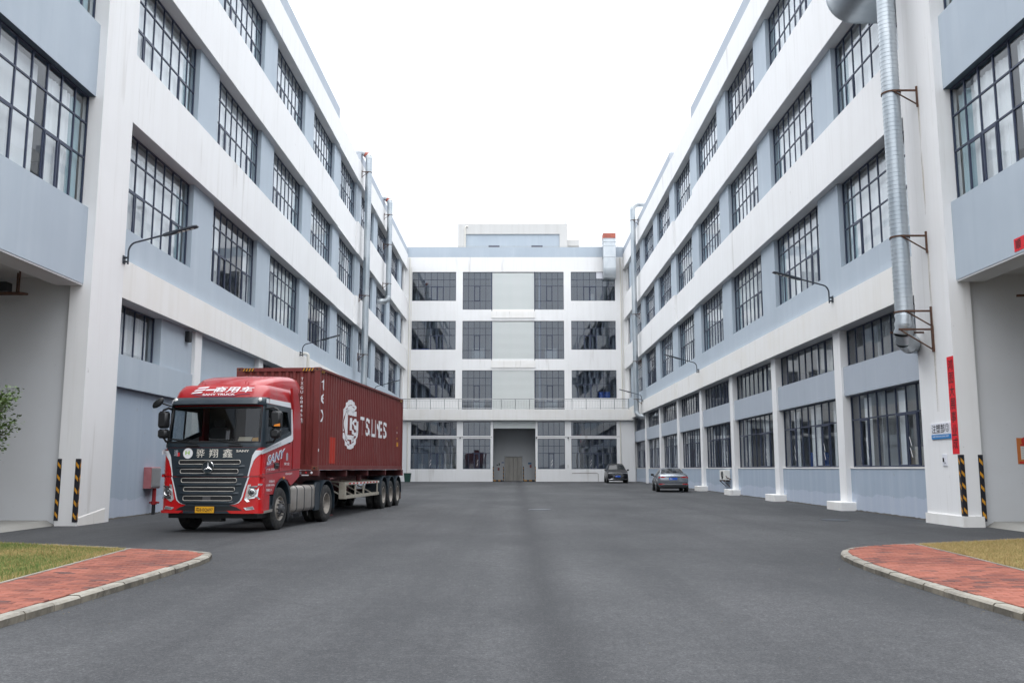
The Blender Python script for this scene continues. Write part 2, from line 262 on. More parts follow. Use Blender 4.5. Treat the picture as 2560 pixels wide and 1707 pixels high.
# ------------------------------------------------------------------ mesh helpers
ORG = {}
class MB:
    def __init__(s): s.v = []; s.f = []; s.mi = []; s.cur = 0
    def add(s, vs, fs):
        o = len(s.v); s.v += [tuple(p) for p in vs]
        for f in fs: s.f.append(tuple(o+i for i in f)); s.mi.append(s.cur)
        return s
    def box(s, x0, x1, y0, y1, z0, z1):
        if x0 > x1: x0, x1 = x1, x0
        if y0 > y1: y0, y1 = y1, y0
        if z0 > z1: z0, z1 = z1, z0
        return s.add([(x0,y0,z0),(x1,y0,z0),(x1,y1,z0),(x0,y1,z0),(x0,y0,z1),(x1,y0,z1),(x1,y1,z1),(x0,y1,z1)],
              [(0,3,2,1),(4,5,6,7),(0,1,5,4),(1,2,6,5),(2,3,7,6),(3,0,4,7)])
    def cbox(s, x0, x1, y0, y1, z0, z1, c=.02):
        """box with chamfered edges"""
        if x0 > x1: x0, x1 = x1, x0
        if y0 > y1: y0, y1 = y1, y0
        if z0 > z1: z0, z1 = z1, z0
        c = min(c, (x1-x0)*.45, (y1-y0)*.45, (z1-z0)*.45)
        o = [(x0+c,y0),(x1-c,y0),(x1,y0+c),(x1,y1-c),(x1-c,y1),(x0+c,y1),(x0,y1-c),(x0,y0+c)]
        i = [(x0+c,y0+c),(x1-c,y0+c),(x1-c,y0+c),(x1-c,y1-c),(x1-c,y1-c),(x0+c,y1-c),(x0+c,y1-c),(x0+c,y0+c)]
        rings = [[(a,b,z0) for a,b in i], [(a,b,z0+c) for a,b in o], [(a,b,z1-c) for a,b in o], [(a,b,z1) for a,b in i]]
        vs = sum(rings, []); fs = []
        for k in range(3):
            for j in range(8):
                a, b = k*8+j, k*8+(j+1) % 8; fs.append((a, b, b+8, a+8))
        fs += [(0, 6, 4, 2), (24+0, 24+2, 24+4, 24+6)]
        return s.add(vs, fs)
    def quad(s, a, b, c, d): return s.add([a, b, c, d], [(0, 1, 2, 3)])
    def prism(s, poly, fn, t0, t1):
        """poly in 2D, fn(p, t) -> 3D"""
        n = len(poly); vs = [fn(p, t0) for p in poly]+[fn(p, t1) for p in poly]
        fs = [tuple(range(n-1, -1, -1)), tuple(range(n, 2*n))]+[(i, (i+1) % n, n+(i+1) % n, n+i) for i in range(n)]
        return s.add(vs, fs)
    def loft(s, rings, close=True, cap0=False, cap1=False):
        n = len(rings[0]); vs = sum([list(r) for r in rings], []); fs = []
        for k in range(len(rings)-1):
            for j in range(n if close else n-1):
                a, b = k*n+j, k*n+(j+1) % n; fs.append((a, b, b+n, a+n))
        if cap0: fs.append(tuple(range(n-1, -1, -1)))
        if cap1: fs.append(tuple((len(rings)-1)*n+i for i in range(n)))
        return s.add(vs, fs)
    def tube(s, pts, r, n=8, cap=True, flat=1.0):
        pts = [Vector(p) for p in pts]; rings = []; up = None
        for i, p in enumerate(pts):
            d = (pts[min(i+1, len(pts)-1)]-pts[max(i-1, 0)]).normalized()
            if up is None:
                up = Vector((0, 0, 1)) if abs(d.z) < .9 else Vector((1, 0, 0))
            a = d.cross(up).normalized(); up = a.cross(d).normalized()
            rr = r[i] if isinstance(r, (list, tuple)) else r
            rings.append([p+a*rr*math.cos(2*math.pi*k/n)+up*rr*flat*math.sin(2*math.pi*k/n) for k in range(n)])
        return s.loft(rings, True, cap, cap)
    def lathe(s, prof, c, axis, n=24, cap0=False, cap1=False):
        """prof: list of (t along axis, radius)"""
        c = Vector(c); d = Vector(axis).normalized(); a = d.orthogonal().normalized(); b = d.cross(a)
        return s.loft([[c+d*t+(a*math.cos(2*math.pi*k/n)+b*math.sin(2*math.pi*k/n))*r for k in range(n)] for t, r in prof], True, cap0, cap1)
    def cyl(s, p0, p1, r, n=12, r1=None):
        p0, p1 = Vector(p0), Vector(p1); L = (p1-p0).length
        return s.lathe([(0, r), (L, r if r1 is None else r1)], p0, p1-p0, n, True, True)
    def mesh(s, name, mats, org=(0, 0, 0), smooth=None):
        me = bpy.data.meshes.new(name); o = Vector(org)
        me.from_pydata([(p[0]-o.x, p[1]-o.y, p[2]-o.z) for p in s.v], [], s.f)
        for m in (mats if isinstance(mats, (list, tuple)) else [mats]): me.materials.append(M[m])
        if isinstance(mats, (list, tuple)) and len(mats) > 1: me.polygons.foreach_set('material_index', s.mi)
        bm = bmesh.new(); bm.from_mesh(me); bmesh.ops.recalc_face_normals(bm, faces=bm.faces); bm.to_mesh(me); bm.free()
        if smooth is not None:
            me.polygons.foreach_set('use_smooth', [True]*len(me.polygons)); me.set_sharp_from_angle(angle=R_(smooth))
        me.update(); return me
def link(name, me, parent=None, loc=None):
    o = bpy.data.objects.new(name, me); COL.objects.link(o)
    if parent is not None:
        o.parent = parent
        ORG[o.name] = ORG[parent.name]
    if loc is not None: o.location = loc
    return o
def build(name, mb, mat, parent=None, smooth=None, loc=None):
    org = ORG[parent.name] if parent is not None else (loc or (0, 0, 0))
    o = link(name, mb.mesh(name, mat, org, smooth), parent, None if parent is not None else loc)
    if parent is None: ORG[o.name] = Vector(loc or (0, 0, 0))
    return o
def root(name, loc, label, cat, group=None, rotz=0.0, local=False):
    """an Empty at the thing's base; local=True: parts are written in the thing's own frame"""
    o = bpy.data.objects.new(name, None); COL.objects.link(o); o.location = loc; o.rotation_euler = (0, 0, rotz); o.empty_display_size = .3
    ORG[o.name] = Vector((0, 0, 0)) if local else Vector(loc)
    tag(o, label, cat, group); return o
def tag(o, label=None, cat=None, group=None, kind=None):
    if label: o['label'] = label
    if cat: o['category'] = cat
    if group: o['group'] = group
    if kind: o['kind'] = kind
    return o
def thing(name, mb, mat, loc, label, cat, group=None, smooth=None):
    return tag(build(name, mb, mat, None, smooth, loc), label, cat, group)
DG = None
_text_cache = {}
def text2d(s, bold=0.0, shear=0.0, space=1.0):
    """flat lettering as a mesh in its own box 0..1 x 0..1: (verts, faces, aspect)"""
    key = (s, bold, shear, space)
    if key in _text_cache: return _text_cache[key]
    cu = bpy.data.curves.new('lettering', 'FONT'); cu.body = s; cu.offset = bold; cu.shear = shear; cu.space_character = space; cu.resolution_u = 3
    ob = bpy.data.objects.new('lettering', cu); COL.objects.link(ob)
    dg = bpy.context.evaluated_depsgraph_get(); dg.update()
    me = bpy.data.meshes.new_from_object(ob.evaluated_get(dg))
    vs = [v.co.copy() for v in me.vertices]; fs = [tuple(p.vertices) for p in me.polygons]
    bpy.data.objects.remove(ob); bpy.data.curves.remove(cu); bpy.data.meshes.remove(me)
    x0 = min(v.x for v in vs); x1 = max(v.x for v in vs); y0 = min(v.y for v in vs); y1 = max(v.y for v in vs)
    out = ([((v.x-x0)/(x1-x0), (v.y-y0)/(y1-y0)) for v in vs], fs, (x1-x0)/(y1-y0))
    _text_cache[key] = out
    return out
def put_text(mb, s, fn, bold=0.0, shear=0.0, space=1.0):
    vs, fs, _ = text2d(s, bold, shear, space)
    return mb.add([fn(a, b) for a, b in vs], fs)
def zg(y): return .0035*max(0.0, y-25)
# ------------------------------------------------------------------ ground
mb = MB(); ys = [-1500, -60, 0, 25, 60, 100, 400, 2500]; xs = [-1500, -60, -20, 0, 20, 60, 1500]
zf = lambda y: zg(min(y, 100))
mb.loft([[(x, y, zf(y)) for x in xs] for y in ys], close=False)
tag(build('ground', mb, 'asphalt'), kind='structure')

# two raised islands: kerb stones, red pavers, edging and lawn
KH, KW = .09, .14
def xrow(line, y):
    for (xa, ya), (xb, yb) in zip(line, line[1:]):
        if min(ya, yb) <= y <= max(ya, yb) and ya != yb: return xa+(xb-xa)*(y-ya)/(yb-ya)
    return None
def seg_stone(L, rnd):
    b = MB(); c = .025; w = KW; h = KH+.06
    prof = [(0, -.06), (0, h-.06-c), (c, h-.06), (w, h-.06), (w, -.06)]
    b.cur = 0; n = len(prof); g = .011
    vs = [(g, p[0], p[1]) for p in prof]+[(L-g, p[0], p[1]) for p in prof]
    b.add(vs, [(0, 1, 1+n, n)]); b.cur = 1; b.add(vs, [(1, 2, 2+n, 1+n), (2, 3, 3+n, 2+n)]); b.cur = 0
    b.add(vs, [(3, 4, 4+n, 3+n), tuple(range(n)), tuple(range(2*n-1, n-1, -1))])
    return b.mesh('kerb_stone', ['kerb_concrete', 'kerb_top'])
STONES = {L: seg_stone(L, 0) for L in (.58, .36)}
def walk(path, step):
    """points along a polyline"""
    pts = [Vector(p) for p in path]; out = [pts[0].copy()]; need = step; 
    for a, b in zip(pts, pts[1:]):
        L = (b-a).length; t = 0
        while L-t >= need:
            t += need; out.append(a+(b-a)*(t/L)); need = step
        need -= (L-t)
    return out
def smooth_path(p, k=6):
    p = [Vector(q) for q in p]; out = []
    for i in range(len(p)-1):
        p0, p1, p2, p3 = p[max(i-1, 0)], p[i], p[i+1], p[min(i+2, len(p)-1)]
        for j in range(k):
            t = j/k; out.append(.5*((2*p1)+(-p0+p2)*t+(2*p0-5*p1+4*p2-p3)*t*t+(-p0+3*p1-3*p2+p3)*t**3))
    return out+[p[-1]]
def paver_mesh(w, d):
    b = MB(); c = .006; x, y, z = w/2, d/2, .03
    b.add([(-x, -y, 0), (x, -y, 0), (x, y, 0), (-x, y, 0), (-x, -y, z-c), (x, -y, z-c), (x, y, z-c), (-x, y, z-c), (-x+c, -y+c, z), (x-c, -y+c, z), (x-c, y-c, z), (-x+c, y-c, z)],
          [(0,1,5,4),(1,2,6,5),(2,3,7,6),(3,0,4,7),(4,5,9,8),(5,6,10,9),(6,7,11,10),(7,4,8,11),(8,9,10,11)])
    return b
PW, PD = .23, .115
PAVER = []
for i in range(5): PAVER.append(paver_mesh(PW-.011, PD-.010).mesh('paver', 'paver%d' % i))
def island(s, outer, inner, far_i, lab):
    """outer: kerb line from the camera side round the tip; inner: pavers/lawn line"""
    o3 = [Vector((x, y, 0)) for x, y in outer]
    top = root('pavement', (o3[0].x, o3[0].y, 0), None, None); tag(top, kind='structure')
    top['label'] = 'red brick pavement with worn kerb on the %s of the drive' % lab
    sm = smooth_path(o3)
    # kerb stones
    pts = walk(sm, .58); cut = []
    i = 0
    for a, b in zip(pts, pts[1:]):
        d = (b-a); ang = math.atan2(d.y, d.x)
        n = 2 if 15.1 < (a.y+b.y)/2 < 16.5 else 1
        for k in range(n):
            L = .36 if n == 2 else .58; p = a+d*(k/n)
            o = link('kerb_stone', STONES[L], top); sc = (d.length/n)/L
            jz = random.uniform(-.006, .006)
            o.location = (p.x-top.location.x, p.y-top.location.y, jz)
            o.rotation_euler = (random.uniform(-.015, .015), 0, ang+random.uniform(-.012, .012)); o.scale = (sc, 1 if s < 0 else -1, 1)
    # inner edging
    e = MB(); il = [Vector((x, y, 0)) for x, y in inner]
    for a, b in zip(il, il[1:]):
        d = (b-a).normalized(); nrm = Vector((-d.y, d.x, 0))*(1 if s < 0 else -1)
        e.prism([(0, .02), (.045, .02), (.045, .10), (0, .10)], lambda p, t, a=a, b=b, nrm=nrm: tuple((a+(b-a)*t)+nrm*p[0]+Vector((0, 0, p[1]))), 0, 1)
    build('edging', e, 'kerb_top', top)
    # pavers: rows across
    bed = MB(); rows = []; full = []; rest = MB(); y = 5.2; r = 0
    ol = [(p.x, p.y) for p in sm]
    tip_i = max(range(len(ol)), key=lambda k: -abs(ol[k][0]) if ol[k][1] > 10 else -99)
    while y < far_i:
        xo = []
        for (xa, ya), (xb, yb) in zip(ol, ol[1:]):
            if ya != yb and min(ya, yb) <= y <= max(ya, yb): xo.append(abs(xa+(xb-xa)*(y-ya)/(yb-ya)))
        xi = xrow(inner, y)
        near = min(xo) if xo else None
        if near is not None:
            lo = near+KW+.012; hi = abs(xi)-.004 if xi is not None else None
            lim = [q for q in xo if q > near+.3]
            if lim: hi = min(hi if hi is not None else 99, lim[0]-KW*1.6)
            if y > 15.5 and s < 0: lo = near+KW*1.9
            if hi is not None and hi > lo+.05:
                off = (r % 2)*PW/2; k = math.floor((lo-off)/PW)
                while off+k*PW < hi:
                    a, b = max(off+k*PW, lo), min(off+(k+1)*PW, hi); k += 1
                    if b-a > .03: full.append((a, b, y))
                rows.append((lo, hi, y))
        y += PD; r += 1
    for (a, b, yy) in rows: pass
    v0 = [(s*a, yy) for a, b, yy in rows]; v1 = [(s*b, yy) for a, b, yy in rows]
    for k in range(len(rows)-1):
        bed.quad((v0[k][0], v0[k][1]-PD/2, .065), (v1[k][0], v1[k][1]-PD/2, .065), (v1[k+1][0], v1[k+1][1]-PD/2, .065), (v0[k+1][0], v0[k+1][1]-PD/2, .065))
    build('paver_bed', bed, 'paver_bed', top)
    vis = [q for q in full if abs((q[0]+q[1])/2)/q[2] < .585]
    vis.sort(key=lambda q: q[2]); 
    one = [q for q in vis if q[1]-q[0] > PW-.01][:300]; oneset = set(one)
    rest = MB()
    for q in full:
        cx = s*(q[0]+q[1])/2; zz = .066+mnoise.noise(Vector((cx*2, q[2]*2, 3)))*.006+random.uniform(-.002, .002)
        g = mnoise.noise(Vector((cx*.8, q[2]*.8, 9+s)))+random.gauss(0, .35)
        mi = 3 if g > .55 else 1 if g > .15 else 0 if g > -.35 else 2
        if random.random() < .05: mi = 4
        if q in oneset:
            o = link('paver', PAVER[mi], top); o.location = (cx-top.location.x, q[2]-top.location.y, zz)
            o.rotation_euler = (random.uniform(-.012, .012), random.uniform(-.01, .01), random.uniform(-.012, .012))
        else:
            p = paver_mesh(q[1]-q[0]-.011, PD-.010); rest.cur = mi
            rest.add([(x+cx, yv+q[2], z+zz) for x, yv, z in p.v], p.f)
    tag(build('paver_rest', rest, ['paver%d' % i for i in range(5)], top), kind='stuff')
    return sm
SL = island(-1, [(-4.90, 3.5), (-4.90, 8), (-4.90, 12), (-4.92, 13.8), (-4.98, 14.9), (-5.12, 15.6), (-5.5, 15.98), (-6.2, 16.28), (-7.4, 16.8), (-10.1, 18.0), (-14.5, 19.95)],
            [(-5.72, 4.0), (-6.38, 11.47), (-6.85, 16.45)], 16.8, 'left')
SR = island(1, [(5.03, 3.5), (5.04, 8), (5.07, 10.5), (5.13, 12.6), (5.27, 14.3), (5.40, 15.2), (5.62, 16.0), (6.05, 16.7), (6.6, 17.12), (7.6, 17.6), (10.4, 18.9), (14.5, 20.8)],
            [(6.04, 4.0), (7.06, 12.9), (7.3, 15.0), (7.52, 17.45)], 17.6, 'right')
def lawn(s, outer, inner, lab, dry):
    far = [(p.x, p.y) for p in outer if p.y > (16.4 if s < 0 else 17.4)]
    poly = [(inner[0][0], inner[0][1])]+list(inner[1:])+[(x, y-KW*.9) for x, y in far]+[(s*14.5, 4.0)]
    soil = MB(); soil.add([(x+s*.03, y, .075) for x, y in poly], [tuple(range(len(poly)))])
    top = build('lawn_soil', soil, 'soil'); tag(top, kind='structure')
    g = MB(); cnt = 0; rng = random.Random(3+s)
    fy = lambda x: next((ya+(yb-ya)*(abs(x)-abs(xa))/(abs(xb)-abs(xa)) for (xa, ya), (xb, yb) in zip(far, far[1:]) if abs(xa) <= abs(x) <= abs(xb)), None)
    while cnt < 30000:
        y = rng.uniform(9.5, 20); x = s*rng.uniform(6.2, 12.3)
        if abs(x)/y > .60: continue
        xi = xrow(inner, y)
        if xi is not None and abs(x) < abs(xi)+.08: continue
        lim = fy(x)
        if lim is None or y > lim-.18: continue
        cnt += 1
        gr = mnoise.noise(Vector((x*.55, y*.55, 4.0+s)))*.9+rng.gauss(0, .33)+dry
        edge = (xi is not None and abs(x) < abs(xi)+.3) or y > lim-.4
        if edge: gr += .35
        g.cur = 0 if gr > .15 else 1 if gr > -.25 else 2
        h = rng.uniform(.02, .05)*(1.25 if edge else 1); a = rng.uniform(0, 6.283); w = rng.uniform(.004, .009); ln = rng.uniform(0, .035); la = rng.uniform(0, 6.283)
        z0 = .074
        g.add([(x-w*math.cos(a), y-w*math.sin(a), z0), (x+w*math.cos(a), y+w*math.sin(a), z0), (x+ln*math.cos(la), y+ln*math.sin(la), z0+h)], [(0, 1, 2)])
    tag(build('lawn_grass', g, ['grass_dry', 'grass_mid', 'grass_green']), lab, 'grass', kind='stuff')
lawn(-1, SL, [(-5.72, 4.0), (-6.38, 11.47), (-6.85, 16.45)], 'half green half dry mown grass behind the left brick pavement', -.22)
lawn(1, SR, [(6.04, 4.0), (7.06, 12.9), (7.3, 15.0), (7.52, 17.45)], 'dry straw coloured grass behind the right brick pavement', .45)
# loose chippings along the kerbs and on the yard
g = MB(); rng = random.Random(5)
for k in range(300):
    if k < 150: y = rng.uniform(7, 15); x = (-4.86 if k % 2 else 5.0)+abs(rng.gauss(0, .12))*(1 if k % 2 else -1)
    elif k < 280: y = rng.uniform(26, 60); x = (11.75-abs(rng.gauss(0, .35)))*(1 if rng.random() < .6 else -1)
    else: y = rng.uniform(6.5, 30); x = rng.uniform(-.5, .5)*y
    r = rng.uniform(.004, .009); z = zg(y)
    if abs(x) > 4.8 and y < 17.5 and k >= 280: continue
    g.add([(x-r, y-r*.6, z), (x+r, y-r, z), (x+r*.7, y+r, z), (x-r*.8, y+r*.7, z), (x-r*.5, y-r*.3, z+r*.9), (x+r*.4, y, z+r)], [(0, 1, 5, 4), (1, 2, 5), (2, 3, 4, 5), (3, 0, 4)])
tag(build('loose_chippings', g, 'kerb_concrete'), 'scattered pale stone chippings lying on the asphalt yard', 'chippings', kind='stuff')
# manhole covers
for (x, y, lab) in ((.88, 33.2, 'round iron manhole cover in the middle of the asphalt yard'), (9.4, 27.0, 'round iron manhole cover near the right corner pillar')):
    b = MB(); z = zg(y)
    b.lathe([(0, .42), (.006, .42), (.006, .35), (.004, .345), (.009, .34), (.009, .001)], (x, y, z+.001), (0, 0, 1), 28)
    thing('manhole_cover', b, 'dark_metal', (x, y, z), lab, 'manhole', 'manhole covers in the yard')

# grit and tar line where the yard meets the walls
g = MB(); rng = random.Random(8)
for sg, x0, ya, yb in ((1, 11.6+.44, 26.0, 89.5), (-1, 11.6+.42, 26.3, 89.5)):
    y = ya; prev = None; k = 0
    while y < yb:
        w = .03+.13*abs(mnoise.noise(Vector((y*.9, sg*7, 1))))+rng.uniform(0, .03); z = zg(y)
        cur = ((sg*x0, y, z+.03+rng.uniform(0, .02)), (sg*(x0-w), y, z+.003))
        if prev: g.add([prev[0], cur[0], cur[1], prev[1]], [(0, 1, 2, 3)])
        prev = cur; y += .16
tag(build('gutter_grit', g, 'soil_dark'), 'dark grit and tar gathered along the foot of the walls', 'grit', kind='stuff')
# ------------------------------------------------------------------ buildings
R = 11.6; D = 95.3; Y0L, Y1L, Y0R, Y1R = 24.2, 26.15, 23.78, 25.87
P0, PITCH, PWID = 32.25, 8.27, 2.19
NP = 8
piers = [(P0+PITCH*k, P0+PITCH*k+PWID) for k in range(NP)]
LV = [(6.5, 7.65), (11.9, 14.05), (17.2, 19.6), (22.7, 24.35)]        # white floor bands
UNIT = MB().box(-.5, .5, -.5, .5, -.5, .5).mesh('pane', 'pane_glass'); UNITD = MB().box(-.5, .5, -.5, .5, -.5, .5).mesh('pane', 'pane_dark')
class SideMap:
    def __init__(s, sg): s.sg = sg
    def box(s, mb, u0, u1, d0, d1, z0, z1): return mb.box(s.sg*(R+d0), s.sg*(R+d1), u0, u1, z0, z1)
    def pt(s, u, d, z): return (s.sg*(R+d), u, z)
    def size(s, du, dd, dz): return (dd, du, dz)
class BackMap:
    def __init__(s, y): s.y = y
    def box(s, mb, u0, u1, d0, d1, z0, z1): return mb.box(u0, u1, s.y+d0, s.y+d1, z0, z1)
    def pt(s, u, d, z): return (u, s.y+d, z)
    def size(s, du, dd, dz): return (du, dd, dz)
def window(par, mp, u0, u1, z0, z1, d, cols, rows, cas=(), single=True, dark=False, bar=.044, curtains=(), stickers=(), lab=None):
    """rows: fractions of the height from the bottom; cas: (col, row) opening lights; curtains: (col0, col1, row top fraction, teal)"""
    fr = MB(); w = u1-u0; h = z1-z0; dp = .052
    cu = [u0+w*k/cols for k in range(cols+1)]; cz = [z0]; 
    for r in rows: cz.append(cz[-1]+h*r)
    cz[-1] = z1
    t = bar
    mp.box(fr, u0, u1, d, d+dp, z0, z0+t); mp.box(fr, u0, u1, d, d+dp, z1-t, z1)
    mp.box(fr, u0, u0+t, d, d+dp, z0+t, z1-t); mp.box(fr, u1-t, u1, d, d+dp, z0+t, z1-t)
    for k in range(1, cols): mp.box(fr, cu[k]-t/2, cu[k]+t/2, d+.004, d+dp-.002, z0+t, z1-t)
    for k in range(1, len(cz)-1): mp.box(fr, u0+t, u1-t, d+.001, d+dp+.002, cz[k]-t/2, cz[k]+t/2)
    for (c, r) in cas:
        a, b, e, f = cu[c]+t/2, cu[c+1]-t/2, cz[r]+t/2, cz[r+1]-t/2; q = .055; d2 = d-.014
        mp.box(fr, a, b, d2, d2+.05, e, e+q); mp.box(fr, a, b, d2, d2+.05, f-q, f); mp.box(fr, a, a+q, d2, d2+.05, e+q, f-q); mp.box(fr, b-q, b, d2, d2+.05, e+q, f-q)
    win = build('window', fr, 'frame', par)
    if lab: win['label'] = lab
    org = ORG[par.name]; un = UNITD if dark else UNIT
    if single:
        for c in range(cols):
            for r in range(len(cz)-1):
                o = link('pane', un, win)
                p = mp.pt((cu[c]+cu[c+1])/2, d+.035, (cz[r]+cz[r+1])/2)
                o.location = (p[0]-org.x, p[1]-org.y, p[2]-org.z)
                tilt = random.gauss(0, .0035); tz = random.gauss(0, .0035)
                o.scale = mp.size(cu[c+1]-cu[c]-t*.8, .006, cz[r+1]-cz[r]-t*.8)
                o.rotation_euler = (0, tilt, tz) if isinstance(mp, SideMap) else (tilt, 0, tz)
    else:
        gl = MB()
        for c in range(cols):
            for r in range(len(cz)-1): mp.box(gl, cu[c]+t*.4, cu[c+1]-t*.4, d+.032, d+.038, cz[r]+t*.4, cz[r+1]-t*.4)
        tag(build('pane', gl, 'pane_dark' if dark else 'pane_glass', win), kind='stuff')
    for cq in curtains:
        c0, c1, ztop, kind = cq[:4]; zlo = z0+.03 if len(cq) < 5 else z0+h*cq[4]; cb = MB(); a, b = u0+w*c0, u0+w*c1; n = max(6, int((b-a)/.045)); zt = z0+h*ztop
        pts = []
        for k in range(n+1):
            u = a+(b-a)*k/n; fl = 1.0 if len(cq) < 5 else 0.0; wv = fl*(.035*math.sin(u*34+math.sin(u*5)*2)+.02*math.sin(u*11)); pts.append((u, d+.2+wv+(.06 if not fl else 0)))
        cb.loft([[mp.pt(u, dd, zlo) for u, dd in pts], [mp.pt(u, dd, zt) for u, dd in pts]], close=False)
        build('curtain', cb, kind, win, smooth=60)
    if stickers:
        sb = MB()
        for u in stickers:
            for (du, dz, sl) in ((.0, .28, .12), (.01, .62, .13)):
                p = [mp.pt(u+du-.03, d-.02, z0+dz), mp.pt(u+du+.03, d-.02, z0+dz+.04), mp.pt(u+du+.03+sl, d-.02, z0+dz+.32), mp.pt(u+du-.03+sl, d-.02, z0+dz+.28)]
                q = [mp.pt(u+du-.03, d-.017, z0+dz), mp.pt(u+du+.03, d-.017, z0+dz+.04), mp.pt(u+du+.03+sl, d-.017, z0+dz+.32), mp.pt(u+du-.03+sl, d-.017, z0+dz+.28)]
                sb.add(p+q, [(0, 1, 2, 3), (4, 7, 6, 5), (0, 4, 5, 1), (1, 5, 6, 2), (2, 6, 7, 3), (3, 7, 4, 0)])
        build('tape_mark', sb, 'white_tape', win)
    return win
def rough_reveal(par, mp, u, d, z0, z1, side):
    """uneven mortar line beside a frame"""
    b = MB(); n = int((z1-z0)/.09); rr = random.Random(int(u*100)+int(z0*7))
    a = [mp.pt(u, d-.004, z0+(z1-z0)*k/n) for k in range(n+1)]; e = [mp.pt(u+side*(.025+rr.random()*.035), d-.004, z0+(z1-z0)*k/n) for k in range(n+1)]
    b.loft([a, e], close=False); build('sealant', b, 'frame', par)
RW3 = (.44, .31, .25)
def wing(sg):
    lab = 'left' if sg < 0 else 'right'
    top = root('factory_wing', (sg*R, 60, 0), ('long white and pale blue four storey factory wing on the left, behind the lorry' if sg < 0 else
              'white and pale blue four storey factory wing on the right, with white ground floor columns'), 'building', 'factory wings along the yard')
    mp = SideMap(sg); rng = random.Random(11+sg); Y0, Y1 = (Y0L, Y1L) if sg < 0 else (Y0R, Y1R)
    def part(name, mat, *boxes, smooth=None):
        b = MB()
        for q in boxes: mp.box(b, *q)
        return build(name, b, mat, top, smooth)
    # near corner pillar, the whole height
    part('corner_pillar', 'white_paint', (Y0, Y1, 0, .57, .0 if sg < 0 else .28, 24.35))
    if sg > 0: part('pillar_plinth', 'cream_paint', (Y0-.06, Y1+.03, -.05, .5, 0, .28))
    else:
        b = MB(); b.add([(-R+.002, Y0+.1, 0), (-R+.015, Y0+.1, 0), (-R+.015, Y0+.1, .2), (-R+.002, Y0+.1, .23), (-R+.002, Y1-.3, 0), (-R+.015, Y1-.3, 0), (-R+.015, Y1-.3, .38), (-R+.002, Y1-.3, .41)], [(0,1,2,3),(7,6,5,4),(1,5,6,2),(2,6,7,3),(0,3,7,4)])
        build('pillar_plinth', b, 'cream_paint', top)
    LB0, LB1 = piers[3][0]+.35, piers[4][0]-.4                       # the link bay, set back a little
    for i, (z0, z1) in enumerate(LV):
        m = 'cream_paint' if i == 0 else 'white_paint'
        for (a, b, dd) in ((Y1, LB0, 0), (LB0, LB1, .20 if i in (1, 2) else .03), (LB1, D, 0)):
            part('floor_band', m, (a, b, dd, .62, z0, z1))
    part('soffit', 'soffit', *[(Y1, D, .03, .60, z0-.004, z0-.001) for z0, z1 in LV])
    part('parapet', 'blue_grey_paint', (Y0, piers[3][0]+.1, .02, .5, 24.35, 25.15)); part('parapet', 'blue_grey_paint', (LB1+.6, D+.3, .05, .5, 24.35, 25.1))
    part('roof_edge', 'concrete', (piers[3][0]+.1, LB1+.6, .05, .5, 24.35, 24.40))
    lw = MB(); yy = Y0
    while yy < D:
        zt = 25.15 if yy < piers[3][0]+.1 or yy > LB1+.6 else 24.4
        lw.cyl(mp.pt(yy, .25, zt), mp.pt(yy, .25, zt+.22), .012, 5); yy += 1.5
    for ya_, yb_, zt in ((Y0, piers[3][0], 25.37), (LB1+.7, D, 25.32)): lw.tube([mp.pt(ya_, .25, zt), mp.pt(yb_, .25, zt)], .01, 5)
    build('lightning_wire', lw, 'steel', top)
    part('spandrel', 'blue_paint', (Y1, D, .28, .60, 7.65, 8.75))
    for k, (a, b) in enumerate(piers):
        for (z0, z1) in ((8.75, 11.896), (14.05, 17.196), (19.6, 22.696)): part('pier', 'blue_paint', (a, b, .28, .62, z0, z1))
    part('end_strip', 'white_paint', (D-1.0, D, .30, .62, 8.75, 22.69))
    bays = [(Y1, piers[0][0])]+[(piers[k][1], piers[k+1][0]) for k in range(NP-1)]+[(piers[-1][1], D-1.0)]
    for bi, (a, b) in enumerate(bays):
        for fi, (z0, z1) in enumerate(((8.75, 11.89), (14.05, 17.19), (19.6, 22.69))):
            cols = 8 if b-a > 4 else 3
            cur = []
            if bi < 8:
                full = rng.random() < (.98 if fi > 0 else .88) if bi < 5 else rng.random() < .7
                tp = rng.choice((.88, .90, .97)) if fi else rng.choice((.80, .86, .93))
                if full: g_ = rng.uniform(.3, .7); cur = [(.005, g_, tp, 'curtain'), (g_+rng.choice((0, 0, 0, .02)), .90, tp, 'curtain'), (.90, .995, tp-.02, 'curtain_teal'), (.005, .995, .995, 'pelmet', tp-.06)]
                else: cur = [(.01, .10+rng.random()*.2, tp, 'curtain'), (.85-rng.random()*.2, .99, tp, 'curtain')]
            cas = ((1, 0), (2, 0), (cols-2, 0)) if cols == 8 else ()
            window(top, mp, a+.012, b-.012, z0, z1, .46, cols, RW3, cas, single=bi < 3, curtains=cur)
            if bi < 4: rough_reveal(top, mp, b-.012, .46, z0, z1, 1)
    # ground floor
    cl = [32.78+PITCH*k for k in range(NP)]
    if sg > 0:
        for k, y in enumerate(cl):
            part('column', 'white_paint', (y, y+.70, .27, .62, zg(y)+(.30 if k < 4 else 0), 6.497))
            if k < 4: 
                b = MB(); z = zg(y)
                b.cbox(R-.12, R+.6, y-.38, y+1.08, z-.05, z+.30, .02); build('column_base', b, 'cream_paint', top)
        part('blue_rail', 'blue_grey_paint', (Y1, D, .35, .60, 4.1, 5.15))
        b = MB(); mp.box(b, Y1, D, .44, .72, 0, 1.50); build('dado', b, 'blue_dado', top)
        part('sill', 'cream_paint', (Y1, D, .42, .62, 1.50, 1.55))
        gb = [(Y1, cl[0])]+[(cl[k]+.70, cl[k+1]) for k in range(NP-1)]
